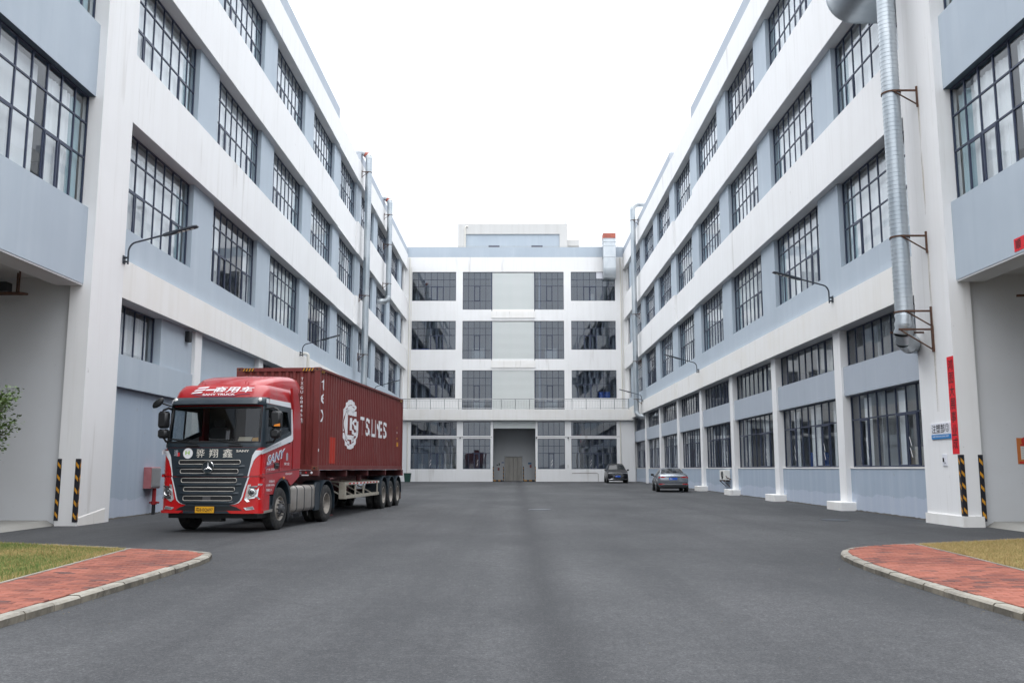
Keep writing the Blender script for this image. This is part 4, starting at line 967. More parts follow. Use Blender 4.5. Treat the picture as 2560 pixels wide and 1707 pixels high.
for x, lab in ((-1.27, 'left'), (.79, 'right')): guard(x, EY+3.36, 1, zg(93), 1.72, 'small striped guard just %s of the far lift door' % lab, [('x', x, x+.09, 0)])
for a, b_, lab in ((-2.2, -1.3, 'left'), (.9, 1.95, 'right')):
    t = root('wheel_stop', ((a+b_)/2, EY+3.2, zg(93)), 'black and yellow floor strip %s of the far lift door' % lab, 'wheel stop', 'floor strips by the lift door')
    n = 4; w = (b_-a)/n
    for k in range(n):
        b = MB(); b.cbox(a+k*w, a+(k+1)*w, EY+3.2, EY+3.32, zg(93), zg(93)+.12, .02); build('segment', b, 'hazard_yellow' if k % 2 == 0 else 'hazard_black', t)
# bits on the doorway wall
def plate(name, x0, x1, z0, z1, mat, lab, cat, y=EY+3.39, th=.02):
    b = MB(); b.cbox(x0, x1, y-th, y, z0, z1, .004); thing(name, b, mat, ((x0+x1)/2, y, z0), lab, cat)
plate('lift_button', -1.72, -1.60, 1.82, 2.06, 'ink', 'black lift call panel on the left doorway wall', 'switch'); plate('switch_box', -1.93, -1.78, 1.82, 1.92, 'ink', 'small black box left of the lift call panel', 'switch')
plate('direction_plate', -1.42, -1.19, 2.06, 2.17, 'decal_navy', 'dark blue plate just left of the lift door', 'sign'); plate('info_plate', 1.30, 1.65, 1.95, 2.12, 'plate_dull', 'blue plate on the right doorway wall', 'sign')
plate('red_notice', -1.82, -1.62, 1.30, 1.60, 'notice_dull', 'faded red notice on the left doorway wall', 'notice'); plate('red_notice', 1.46, 1.66, 1.60, 1.90, 'notice_dull', 'faded red notice below the blue plate on the right doorway wall', 'notice')
plate('meter_strip', -1.42, -1.36, 1.60, 1.92, 'decal_grey', 'narrow grey strip left of the far lift door', 'panel'); plate('yellow_tag', 5.17, 5.27, 1.55, 1.88, 'poster_paper', 'small yellowish tag on the white wall between the far right windows', 'tag', y=EY+.40)
for x, lab in ((-5.5, 'left'), (2.10, 'beside the doorway on the right'), (5.25, 'between the two right windows')):
    b = MB(); b.cbox(x-.06, x+.06, EY+.26, EY+.40, 4.48, 4.62, .02); b.cyl((x, EY+.26, 4.52), (x, EY+.16, 4.48), .045, 8); thing('wall_camera', b, 'dark_metal', (x, EY+.4, 4.5), 'small dark camera on the loading front, %s' % lab, 'camera', 'cameras on the loading front')
# left wall: hose cabinet, standpipe, loudspeaker, drain pipe, call point
t = root('hose_cabinet', (-R-.42, 29.9, 0), 'pink red fire hose cabinet with grey door on the blue left wall', 'fire cabinet'); xw = -R-.42
b = MB(); b.cbox(xw, xw+.24, 29.45, 30.25, .86, 1.55, .01); build('box', b, 'cabinet_red', t)
b = MB(); b.cbox(xw+.24, xw+.26, 29.5, 30.22, .90, 1.52, .006); b.box(xw+.258, xw+.268, 29.55, 30.17, .95, 1.47); build('door', b, 'cabinet_grey', t)
t = root('fire_standpipe', (xw+.16, 30.0, 0), 'red and black fire standpipe under the hose cabinet', 'pipe')
b = MB(); b.cyl((xw+.16, 30.0, .36), (xw+.16, 30.0, .86), .062, 12); b.cyl((xw+.16, 30.0, .34), (xw+.16, 30.0, .44), .095, 12); b.cyl((xw+.02, 30.0, .40), (xw+.34, 30.0, .40), .03, 8); build('red_pipe', b, 'hydrant_red', t, smooth=40)
b = MB(); b.cyl((xw+.16, 30.0, 0), (xw+.16, 30.0, .345), .058, 12); build('black_pipe', b, 'black_plastic', t, smooth=40)
b = MB(); b.cbox(xw, xw+.10, 31.2, 31.35, 1.62, 1.78, .01); thing('call_point', b, 'hydrant_red', (xw, 31.27, 1.62), 'small red call point on the blue left wall', 'alarm')
t = root('wall_speaker', (-R-.30, 32.25, 6.0), 'small black loudspeaker high on the blue left wall', 'loudspeaker')
b = MB(); b.cbox(-R-.30, -R-.14, 32.12, 32.40, 6.02, 6.40, .02); build('body', b, 'black_plastic', t); b = MB(); b.box(-R-.142, -R-.132, 32.15, 32.37, 6.06, 6.36); build('grille', b, 'mesh_black', t)
b = MB(); b.tube([(-R-.3, 48.9, 7.72), (-R+.12, 48.9, 7.72)]+[tuple(q) for q in arc((-R+.12, 48.9, 7.55), (0, 0, 1), (1, 0, 0), .17, 0, math.pi/2, 5)]+[(-R+.29, 48.9, 4.0), (-R+.29, 48.9, .2)], .085, 12)
thing('drain_pipe', b, 'pvc', (-R+.29, 48.9, .2), 'cream plastic drain pipe bending over the left floor band behind the container', 'pipe', smooth=40)
# loading bay ceilings: rusty rack on the left, pipe on the right
t = root('hanging_rack', (-14.2, 23.5, 6.05), 'rusty metal rack hanging from the left loading bay ceiling', 'rack')
for x, y in ((-13.35, 23.7), (-13.1, 23.35), (-15.4, 23.7), (-15.4, 23.35)):
    b = MB(); b.tube([(x, y, 6.1), (x, y, 7.2)], .022, 6); build('hanger', b, 'rust', t)
b = MB(); b.tube([(-16, 23.35, 6.08), (-13.05, 23.35, 6.08), (-13.05, 23.7, 6.12), (-16, 23.7, 6.12)], .035, 6); build('frame', b, 'rust', t)
b = MB(); b.cbox(-16, -13.45, 23.38, 23.67, 6.15, 6.4, .02); build('tray', b, 'black_plastic', t)
b = MB(); b.tube([(12.9, 22.9, 5.9), (16, 21.8, 5.9)], .035, 6); thing('sprinkler_pipe', b, 'rust', (12.9, 22.9, 5.9), 'rusty pipe under the right loading bay ceiling', 'pipe')
# air conditioner low on the right wall
t = root('air_conditioner', (R+.2, 51.8, .7), 'old white air conditioner box low on the right wall behind the silver car', 'air conditioner')
b = MB(); b.cbox(R+.10, R+.44, 51.2, 52.35, .86, 1.42, .02); build('casing', b, 'ac_white', t); b = MB(); b.lathe([(0, .22), (.02, .22), (.02, .20), (.0, .19), (.0, .05)], (R+.10, 51.65, 1.14), (-1, 0, 0), 20); build('fan_grille', b, 'dark_metal', t, smooth=40)
b = MB()
for y in (51.3, 52.2): b.box(R+.05, R+.44, y-.02, y+.02, .80, .855); b.tube([(R+.08, y, .82), (R+.42, y, .5)], .018, 5)
b.tube([(R+.2, 51.2, 1.1), (R+.2, 50.95, 1.0), (R+.42, 50.9, .9)], .025, 6); build('bracket', b, 'rust', t)
# bin by the far left corner
t = root('litter_bin', (-10.45, EY-1.6, zg(88)), 'dark green litter bin in the far left corner behind the trailer', 'bin'); z = zg(88)
b = MB(); b.loft([[(-10.45+sx*w, EY-1.6+sy*w, zz) for sx, sy in ((-1, -1), (1, -1), (1, 1), (-1, 1))] for zz, w in ((z, .25), (z+.78, .33))], True, True, True); build('body', b, 'bin_green', t)
b = MB(); b.cbox(-10.80, -10.10, EY-1.95, EY-1.25, z+.78, z+.86, .02); build('rim', b, 'bin_green', t)
# crates and cartons seen through windows
def crate(x, y, z, w, h, mat, lab, d=.5):
    b = MB(); b.cbox(x, x+w, y, y+d, z, z+h, .015)
    for q in (.3, .62): b.cbox(x-.012, x+w+.012, y-.012, y+d+.012, z+h*q, z+h*q+.04, .004)
    b.cbox(x-.015, x+w+.015, y-.015, y+d+.015, z+h-.05, z+h, .006); thing('storage_crate', b, mat, (x+w/2, y+d/2, z), lab, 'crate', 'crates behind the far windows')
crate(8.9, D+.7, 8.25, .55, 1.35, 'crate_blue', 'blue crate behind the right second floor window of the far block, left of two'); crate(9.5, D+.7, 8.25, .6, 1.33, 'crate_blue', 'blue crate behind the right second floor window of the far block, right of two')
crate(-11.0, D+.7, 13.4, 1.0, .78, 'crate_blue', 'blue crate behind the left third floor window of the far block'); crate(-10.0, D+.8, 13.4, .7, .85, 'crate_blue', 'taller blue crate behind the left third floor window of the far block')
crate(8.0, D+.8, 18.9, .5, 1.3, 'carton_pale', 'pale carton behind the right top window of the far block')
for k, (x, z) in enumerate(((-4.6, 13.0), (3.2, 13.0), (-4.6, 7.5), (3.2, 7.5))):
    crate(x, D+1.0, z, 1.25, 1.3, 'carton_pale', 'pale board behind the %s of the %s roller shutter of the far block' % (('window left', 'window right')[k % 2], ('middle', 'lowest')[k // 2]), .1)
for k, (x, w, h) in enumerate(((-9.7, .6, 1.75), (-8.3, .7, 1.7), (-7.4, .5, 1.72), (-6.8, .5, 1.7), (-4.6, .5, 1.75), (-3.3, .7, 1.72))):
    crate(x, EY+1.2, zg(91), w, h, 'carton_pale', '%s pale carton stack behind the far left ground floor windows' % ('first', 'second', 'third', 'fourth', 'fifth', 'sixth')[k])
for k, (y, w, h, m) in enumerate(((31.0, .5, 2.6, 'crate_blue'), (29.9, .8, 2.1, 'carton'), (28.8, .6, 2.2, 'carton_pale'), (39.2, .7, 2.2, 'crate_blue'))):
    b = MB(); b.cbox(R+1.3, R+1.9, y, y+w, .02, h, .02)
    for q in range(1, 6): b.box(R+1.285, R+1.29, y+.02, y+w-.02, h*q/6, h*q/6+.02)
    thing('stock_stack', b, m, (R+1.6, y+w/2, .02), ('blue crates stacked behind the first right ground floor window', 'brown cartons stacked behind the first right ground floor window', 'pale cartons stacked behind the first right ground floor window', 'blue crates stacked behind the second right ground floor window')[k], 'stack')
# shrub at the left edge
t = root('garden_shrub', (-10.62, 17.0, .07), 'small leafy shrub reaching in at the left edge', 'shrub'); rng = random.Random(21)
b = MB(); tips = []
for k in range(9):
    a = rng.uniform(-.9, .9) if k < 7 else rng.uniform(2, 4); L = rng.uniform(.7, 1.15); base = Vector((-10.62, 17.0, .07)); mid = base+Vector((.15*math.cos(a), .15*math.sin(a), 1.0))
    e = mid+Vector((L*math.cos(a), L*.6*math.sin(a), rng.uniform(.5, 2.0))); b.tube([base, mid, mid+(e-mid)*.5+Vector((0, 0, .08)), e], [.022, .016, .010, .004], 6); tips.append((mid, e))
build('stem', b, 'bark', t, smooth=50)
b = MB()
for k in range(3600):
    m, e = tips[rng.randrange(len(tips))]; p = m+(e-m)*(rng.random()**.6*1.08)+Vector((rng.gauss(0, .085), rng.gauss(0, .085), rng.gauss(0, .08)))
    d = Vector((rng.gauss(0, 1), rng.gauss(0, 1), rng.gauss(0, .5))).normalized(); sd_ = d.cross(Vector((rng.gauss(0, .4), rng.gauss(0, .4), 1))).normalized(); L = rng.uniform(.05, .10); w = L*.36; n = d.cross(sd_)*L*.12
    b.add([p, p+d*L*.5+sd_*w+n, p+d*L, p+d*L*.5-sd_*w+n], [(0, 1, 2), (0, 2, 3)])
tag(build('foliage', b, 'leaf', t), kind='stuff')
# ------------------------------------------------------------------ lorry
def local_root(name, o, bdir, label, cat):
    """frame: x = viewer's right across the vehicle, y = back along it, z up"""
    return root(name, o, label, cat, rotz=math.atan2(-bdir[0], bdir[1]), local=True)
def wheel(par, cx, cy, r, w, outward, dish, n=36, hub='rim_steel'):
    """outward: +1/-1 along x; dish: depth of the rim inside the tyre (negative = hub sticks out)"""
    b = MB(); ax = (outward, 0, 0); c = (cx, cy, r)
    h = w/2; rr = r*.565
    prof = [(-h*.9, rr), (-h, rr*1.12), (-h, r*.86), (-h*.86, r*.955), (-h*.70, r)]
    for g in (-.42, -.14, .14, .42): prof += [(h*(g-.05), r), (h*(g-.04), r-.012), (h*(g+.04), r-.012), (h*(g+.05), r)]
    prof += [(h*.70, r), (h*.86, r*.955), (h, r*.86), (h, rr*1.12), (h*.9, rr)]
    b.lathe(prof, c, ax, n); ty = build('tyre', b, 'rubber', par, smooth=40)
    b = MB()
    if dish > 0: prof = [(h*.92, rr*1.02), (h*.98, rr*1.0), (h*.9, rr*.93), (h*.2, rr*.88), (h-dish, rr*.80), (h-dish-.01, rr*.45), (h-dish+.05, rr*.42), (h-dish+.06, .001)]
    else: prof = [(h*.92, rr*1.02), (h*.98, rr*1.0), (h*.86, rr*.92), (h*.5, rr*.86), (h*.72, rr*.72), (h*.98, rr*.52), (h*1.04, rr*.5)]
    b.lathe(prof, c, ax, n); rim = build('rim', b, hub, par, smooth=35)
    b = MB(); C = Vector(c)+Vector(ax)*(h-dish if dish > 0 else h*.98)
    if dish <= 0: b.lathe([(0, rr*.46), (.03, rr*.42), (.05, rr*.30), (.09, rr*.28), (.10, .001)], C, ax, 20)
    for k in range(10):
        a = 2*math.pi*k/10; q = C+Vector((0, math.cos(a), math.sin(a)))*rr*(.62 if dish > 0 else .60); b.cyl(q-Vector(ax)*.01, q+Vector(ax)*(.03 if dish > 0 else .06), .021, 6)
    build('wheel_nuts', b, 'hub_dark', par, smooth=30)
    return ty
TB = (.13, .9915); TO = (-7.269, 21.6625, 0)
TR = local_root('lorry_tractor', TO, TB, 'red cab lorry tractor with slate grille and a three pointed star badge', 'lorry')
HW = 1.25
# --- cab shell: sections round the cab at several heights
def cab_sec(z, e=0.0):
    """half-width, front setback, corner radius, rear"""
    if z < 2.05: g = .02*(z-1.3)/.75 if z > 1.3 else 0.0; w = HW; rc = .22
    elif z < 3.0: t = (z-2.05)/.95; g = .02+.16*t; w = HW-.035*t; rc = .22+.04*t
    else: t = min(1, (z-3.0)/.55); g = .18+.10*t+.20*t**4; w = HW-.035-.05*t-.09*t**5; rc = .26+.06*t
    return w+e, g-e, rc
def cab_pt(a, z, e=0.0):
    """a = running length from the middle of the front round to the side"""
    s = 1 if a >= 0 else -1; a = abs(a); w, g, rc = cab_sec(z, e); A1 = w-rc; q = rc*math.pi/2
    cr_ = .05*(min(a, A1)/A1)**2                                   # slightly bowed front
    if a <= A1: return Vector((s*a, g+cr_, z))
    if a <= A1+q: t = (a-A1)/rc; return Vector((s*(A1+rc*math.sin(t)), g+.05+rc*(1-math.cos(t)), z))
    return Vector((s*w, g+.05+rc+(a-A1-q), z))
def a_side(v, z):
    w, g, rc = cab_sec(z); return (w-rc)+rc*math.pi/2+(v-(g+.05+rc))
def patch(mb, a0, a1, zs, e=0.0, n=10, th=0.0):
    A = a0 if callable(a0) else (lambda z: a0); B = a1 if callable(a1) else (lambda z: a1)
    rings = [[cab_pt(A(z)+(B(z)-A(z))*k/n, z, e) for k in range(n+1)] for z in zs]
    mb.loft(rings, close=False)
def lin(z0, z1, n): return [z0+(z1-z0)*k/n for k in range(n+1)]
def interp(tab): 
    def f(z):
        for (za, va), (zb, vb) in zip(tab, tab[1:]):
            if min(za, zb) <= z <= max(za, zb): return va+(vb-va)*(z-za)/(zb-za) if za != zb else va
        return tab[0][1] if abs(z-tab[0][0]) < abs(z-tab[-1][0]) else tab[-1][1]
    return f
RV = 2.42
WS0, WS1 = 2.13, 2.97                                             # windscreen bottom/top
wsa = interp([(WS0, 1.16), (WS1, 1.13)])
b = MB(); a_end = lambda z: a_side(RV, z)
zl = lin(1.30, WS0, 4); patch(b, lambda z: -a_end(z), a_end, zl, n=60)          # below the glass (front part is covered by panels)
for s in (-1, 1):
    zl = lin(WS0, WS1, 8)
    patch(b, (lambda z: wsa(z)) if s > 0 else (lambda z: -a_side(.42, z)), (lambda z: a_side(.42, z)) if s > 0 else (lambda z: -wsa(z)), zl, n=10)   # A pillar
    patch(b, (lambda z: a_side(1.86, z)) if s > 0 else (lambda z: -a_end(z)), (lambda z: a_end(z)) if s > 0 else (lambda z: -a_side(1.86, z)), zl, n=4)
zl = lin(WS1, 3.0, 1)+lin(3.0, 3.53, 9)[1:]; patch(b, lambda z: -a_end(z), a_end, zl, n=60)
b.add([cab_pt(-a_end(3.53)+2*a_end(3.53)*k/60, 3.53) for k in range(61)], [tuple(range(61))])
build('cab_shell', b, 'truck_red', TR, smooth=40)
b = MB(); b.box(-1.2, 1.2, RV-.03, RV, 1.2, 3.5); build('cab_back', b, 'truck_red', TR)
# side skins below the doors
for s in (-1, 1):
    b = MB()
    b.prism([(.30, 1.30), (.30, .88), (.86, .88), (.95, 1.06), (1.12, 1.20), (1.40, 1.27), (1.70, 1.22), (1.92, 1.08), (2.05, 1.10), (2.42, 1.25), (2.52, 1.30), (2.52, 1.47), (1.2, 1.40), (.10, 1.36), (.10, 1.30)], lambda p, u, s=s: (s*u, p[0], p[1]), 1.20, 1.262)
    build('lower_side', b, 'truck_red', TR)
# side fairings behind the cab
for s in (-1, 1):
    b = MB(); b.prism([(2.05, 1.49), (2.55, 1.49), (2.54, 2.5), (2.45, 3.02), (2.20, 3.56), (1.85, 3.56), (2.02, 3.0), (2.02, 2.0)], lambda p, u, s=s: (s*u, p[0], p[1]), 1.20, 1.266); build('side_fairing', b, 'truck_red', TR)
# roof deflector
b = MB(); rings = []
for v, zt, w in ((.75, 3.545, .72), (.95, 3.66, .92), (1.3, 3.77, 1.02), (1.8, 3.86, 1.06), (2.4, 3.91, 1.08), (2.75, 3.90, 1.07), (2.92, 3.82, 1.05)):
    rings.append([(-w, v, 3.52), (-w, v, zt-.14), (-w+.06, v, zt-.05), (-w+.18, v, zt), (0, v, zt+.025), (w-.18, v, zt), (w-.06, v, zt-.05), (w, v, zt-.14), (w, v, 3.52)])
b.loft(rings, True, True, True); build('roof_deflector', b, 'truck_red', TR, smooth=45)
b = MB()
for x in (-.62, .52): b.lathe([(0, .05), (.012, .055), (.024, .05), (.012, .042), (0, .05)], (x, .72, 3.60), (0, 1, 0), 14)
build('lifting_eye', b, 'truck_red', TR, smooth=50)
# sun visor with position lamps
b = MB(); zv = [(3.02, -.16), (3.04, -.19), (3.12, -.155), (3.20, -.08), (3.22, .02)]; rings = []
for z, e in zv:
    w = 1.22; rings.append([cab_pt(-1.36+2.72*k/40, min(z, 3.2))+Vector((0, e*(1 if abs(-1.36+2.72*k/40) < 1.1 else .55), z-min(z, 3.2))) for k in range(41)])
rings.append([cab_pt(-1.36+2.72*k/40, 3.16) for k in range(41)]); rings.append([cab_pt(-1.36+2.72*k/40, 3.02) for k in range(41)])
n_ = len(rings); b.loft(rings+[rings[0]], close=False); build('sun_visor', b, 'truck_slate', TR, smooth=40)
for x in (-1.02, 1.12):
    b = MB(); p = cab_pt(x, 3.15)+Vector((0, -.135, 0)); b.lathe([(0, .05), (.012, .044), (.02, .02), (.021, .001)], p, (0, -1, .3), 16); o = build('marker_lamp', b, 'lamp_lens', TR, smooth=50)
# slate coloured front: strip under the glass, hood panel, grille panel
def front_poly(name, pts, mat, e0, e1, sub=None, smooth=None):
    """flat plate on the front following its bow; pts in (u, z)"""
    b = MB(); b.prism(pts, lambda p, t: tuple(cab_pt(p[0], p[1], t)), e0, e1); return build(name, b, mat, TR, smooth)
def band(name, tab_l, tab_r, zs, mat, e, n=24, par=None):
    b = MB(); L, Rr = interp(tab_l), interp(tab_r)
    outer = [[cab_pt(L(z)+(Rr(z)-L(z))*k/n, z, e) for k in range(n+1)] for z in zs]; inner = [[cab_pt(L(z)+(Rr(z)-L(z))*k/n, z, e-.03) for k in range(n+1)] for z in zs]
    b.loft(outer, close=False)
    rim = [r[0] for r in outer]+outer[-1][1:]+[r[-1] for r in outer[::-1]][1:]+outer[0][::-1][1:]; rin = [r[0] for r in inner]+inner[-1][1:]+[r[-1] for r in inner[::-1]][1:]+inner[0][::-1][1:]
    b.loft([rim, rin]); return build(name, b, mat, par or TR, smooth=40)
band('scuttle', [(2.0, -1.40), (2.14, -1.38)], [(2.0, 1.40), (2.14, 1.38)], lin(2.005, 2.14, 3), 'truck_slate', .012, 40)
hoodR = [(1.325, .93), (1.6, .985), (1.8, 1.02), (1.94, 1.10), (2.0, 1.17)]; hoodL = [(z, -u) for z, u in hoodR]
band('hood_panel', hoodL, hoodR, lin(1.325, 1.995, 12), 'truck_slate', .022)
grR = [(.655, .54), (.672, .64), (.70, .71), (.76, .775), (.85, .81), (.935, .83), (1.1, .88), (1.20, .91), (1.30, .945)]; grL = [(z, -u) for z, u in grR]
band('grille_panel', grL, grR, [z for z, _ in grR], 'truck_slate', .022)
# white trims: wedge beside the hood panel, thin line beside the grille
def trim(name, tabo, tabi, zs, mat, e):
    for s in (-1, 1):
        lo = [(z, s*u) for z, u in tabo]; hi = [(z, s*u) for z, u in tabi]
        band(name, lo if s < 0 else hi, hi if s < 0 else lo, zs, mat, e, 6)
trim('white_trim', [(1.325, .965), (1.5, 1.00), (1.7, 1.07), (1.80, 1.15), (1.88, 1.30), (1.93, 1.43)], [(1.325, .935), (1.6, .990), (1.8, 1.025), (1.93, 1.10)], lin(1.325, 1.93, 10), 'truck_white', .017)
trim('white_trim', [(z, u+.036) for z, u in grR], [(z, u+.002) for z, u in grR], [z for z, _ in grR], 'truck_white', .018)
# red corner panels
trim('corner_panel', [(1.335, 1.43), (1.85, 1.43)], [(1.335, .970), (1.5, 1.005), (1.7, 1.075), (1.80, 1.155), (1.85, 1.24)], lin(1.335, 1.85, 8), 'truck_red_bright', .010)
# bumper, all round
b = MB(); patch(b, lambda z: -a_side(.62, z), lambda z: a_side(.62, z), [.46, .50, .60, .70, .9, 1.1, 1.24, 1.295], .006, 60)
p0 = [cab_pt(-a_side(.62, 1.295)+2*a_side(.62, 1.295)*k/60, 1.295, .006) for k in range(61)]; p1 = [q+Vector((0, .10, .02)) for q in p0]; b.loft([p0, p1], close=False)
p0 = [cab_pt(-a_side(.62, .46)+2*a_side(.62, .46)*k/60, .46, .006) for k in range(61)]; p1 = [Vector((q.x*.9, q.y+.12, .44)) for q in p0]; b.loft([p0, p1], close=False)
build('bumper', b, 'truck_red_bright', TR, smooth=40)
band('bumper_lip', [(.455, -a_side(.3, .46)), (.52, -a_side(.3, .46))], [(.455, -.72), (.52, -.62)], [.455, .485, .52], 'truck_red_bright', .04, 14); band('bumper_lip', [(.455, .56), (.52, .48)], [(.455, a_side(.3, .46)), (.52, a_side(.3, .46))], [.455, .485, .52], 'truck_red_bright', .04, 14)
band('intake', [(.515, -.86), (.60, -.70), (.645, -.55)], [(.515, .86), (.60, .70), (.645, .55)], lin(.515, .645, 3), 'truck_black', .016)
band('bumper_strip', [(.455, -.62), (.51, -.62)], [(.455, .58), (.51, .58)], [.455, .48, .51], 'truck_slate', .03)
band('bumper_strip', [(.62, -.6), (.655, -.56)], [(.62, .55), (.655, .52)], [.62, .64, .655], 'truck_slate', .032)
b = MB(); b.box(-1.12, 1.12, .25, .9, .33, .46); b.box(-.25, .22, .25, .5, .25, .34); build('under_bumper', b, 'truck_black', TR)
# grille slots with pale rims
def slot(u0, u1, z0, z1, par):
    r = (z1-z0)*.42; pts = []
    for cx, cz, t in ((u1-r, z1-r, 0), (u0+r, z1-r, 90), (u0+r, z0+r, 180), (u1-r, z0+r, 270)):
        pts += [(cx+r*math.cos(R_(t+q)), cz+r*math.sin(R_(t+q))) for q in (0, 30, 60, 90)]
    dense = []
    for p, q in zip(pts, pts[1:]+pts[:1]):
        k_ = max(1, int(abs(q[0]-p[0])/.06)); dense += [(p[0]+(q[0]-p[0])*j/k_, p[1]+(q[1]-p[1])*j/k_) for j in range(k_)]
    pts = dense; hh = (z1-z0)/2
    b = MB(); nn = 24; b.loft([[cab_pt(u0+r*.6+(u1-u0-r*1.2)*k/nn, z0+.004, .0245) for k in range(nn+1)], [cab_pt(u0+r*.6+(u1-u0-r*1.2)*k/nn, z1-.004, .0245) for k in range(nn+1)]], close=False); m = build('mesh_insert', b, 'mesh_black', par)
    b = MB(); q = pts+[pts[0]]; b.tube([cab_pt(p[0], p[1], .03) for p in q], .0085, 6, cap=False); build('slot_rim', b, 'rim_trim', par, smooth=60)
    return m
gp = build('grille', MB().box(-.01, .01, .05, .06, 1.0, 1.02), 'truck_black', TR)
for (u0, u1, z0, z1) in ((-.79, .755, 1.605, 1.70), (-.745, .71, 1.39, 1.487), (-.705, .685, 1.175, 1.277), (-.635, .645, .970, 1.062), (-.64, .585, .752, .858)): slot(u0, u1, z0, z1, gp)
b = MB()                                                       # raised louvres between the slots
for z, w in ((1.545, .86), (1.345, .84), (1.12, .80), (.915, .74), (.705, .62)):
    rings = []
    for k in range(25):
        u = -w+2*w*k/24; f = min(1, (w-abs(u))/.10); rings.append([cab_pt(u, z-.035, .022), cab_pt(u, z-.012, .022+.028*f), cab_pt(u, z+.012, .022+.028*f), cab_pt(u, z+.035, .022)])
    b.loft(rings, close=False)
build('louvre', b, 'truck_slate', TR, smooth=40)
b = MB(); b.cbox(-.14, .06, -.03, .02, .745, .865, .008); build('radar', b, 'hub_dark', TR)
# star badge
cz, cu_, rs = 1.535, -.03, .148; b = MB(); c = cab_pt(cu_, cz, .052)
b.lathe([(-.012, rs-.02), (-.012, rs), (.006, rs+.004), (.02, rs-.006), (.02, rs-.018), (-.012, rs-.02)], c, (0, -1, 0), 40)
for k in range(3):
    a = R_(90+120*k); d = Vector((math.cos(a), 0, math.sin(a))); s_ = Vector((-d.z, 0, d.x))
    b.add([c+d*(rs-.01)+Vector((0, -.008, 0)), c+s_*.028, c+Vector((0, -.032, 0)), c-s_*.028], [(0, 1, 2), (0, 2, 3), (0, 3, 1)])
build('star_badge', b, 'chrome', TR, smooth=30); b = MB(); b.lathe([(-.02, rs-.012), (-.006, rs-.012), (-.006, .001)], c, (0, -1, 0), 32); build('badge_back', b, 'truck_slate', TR)
# lettering on the front
def ftext(s, u0, u1, z0, z1, mat, e=.026, name='lettering', **k):
    b = MB(); put_text(b, s, lambda p, q: tuple(cab_pt(u0+(u1-u0)*p, z0+(z1-z0)*q, e)), **k); return build(name, b, mat, TR)
for ch, (u0, u1) in zip('骅翔鑫', ((-.35, -.15), (-.03, .19), (.31, .55))): ftext(ch, u0, u1, 1.765, 1.965, 'decal_text', bold=.0)
ftext('SANY', .64, .95, 1.89, 1.942, 'decal_text', bold=.02)
b = MB(); b.prism([(-.575+.125*math.cos(2*math.pi*k/24), 1.862+.125*math.sin(2*math.pi*k/24)) for k in range(24)], lambda p, t: tuple(cab_pt(p[0], p[1], t)), .02, .026); build('round_sticker', b, 'decal_white', TR)
ftext('H', -.64, -.53, 1.83, 1.92, 'decal_green', e=.0285, bold=.03)
ftext('道', -.94, -.83, 1.80, 1.95, 'decal_grey', bold=.01); b = MB(); b.prism([(-.85, 1.79), (-.79, 1.79), (-.79, 1.88), (-.85, 1.88)], lambda p, t: tuple(cab_pt(p[0], p[1], t)), .02, .0255); build('red_seal', b, 'decal_red', TR)
# lettering on the roof front
def rtext(s, u0, u1, z0, z1, mat, sh=0.0, **k):
    b = MB(); put_text(b, s, lambda p, q: tuple(cab_pt(u0+(u1-u0)*p, z0+(z1-z0)*q, .008)), **k); return build('lettering', b, mat, TR)
rtext('商用车', -.13, .86, 3.335, 3.485, 'decal_white', bold=.015, shear=.18)
for k, (a0, a1) in enumerate(((-.72, -.44), (-.66, -.38), (-.60, -.32))):
    z = 3.31+k*.065; b = MB(); b.add([cab_pt(a0, z, .008), cab_pt(a1, z+.02, .008), cab_pt(a1+.03, z+.055, .008), cab_pt(a0+.05, z+.035, .008)], [(0, 1, 2, 3)]); build('lettering', b, 'decal_white', TR)
b = MB(); b.add([cab_pt(-.36, 3.385, .008), cab_pt(-.12, 3.39, .008), cab_pt(-.09, 3.425, .008), cab_pt(-.33, 3.42, .008)], [(0, 1, 2, 3)]); build('lettering', b, 'decal_white', TR)
rtext('SANY TRUCK', -.40, .44, 3.262, 3.312, 'decal_white', bold=.03)
b = MB(); b.tube([cab_pt(u, z, .006) for u, z in ((-.66, 3.30), (-.46, 3.255), (-.38, 3.235), (0, 3.228), (.42, 3.24), (.52, 3.28), (.80, 3.30))], .011, 5, flat=.4); build('lettering_line', b, 'decal_navy', TR)
# number plate
b = MB(); pu0, pu1 = -.30, .17; c0 = cab_pt(0, .55, .045); b.box(pu0, pu1, c0.y-.006, c0.y+.004, .468, .615); build('number_plate', b, 'plate_yellow', TR)
b = MB(); put_text(b, '粤B·EQ697', lambda p, q: (pu0+.025+(pu1-pu0-.05)*p, c0.y-.009, .488+.105*q), bold=.012); build('plate_lettering', b, 'ink', TR)
b = MB(); b.box(pu0-.02, pu1+.02, c0.y+.005, c0.y+.03, .455, .628); build('plate_holder', b, 'truck_black', TR)
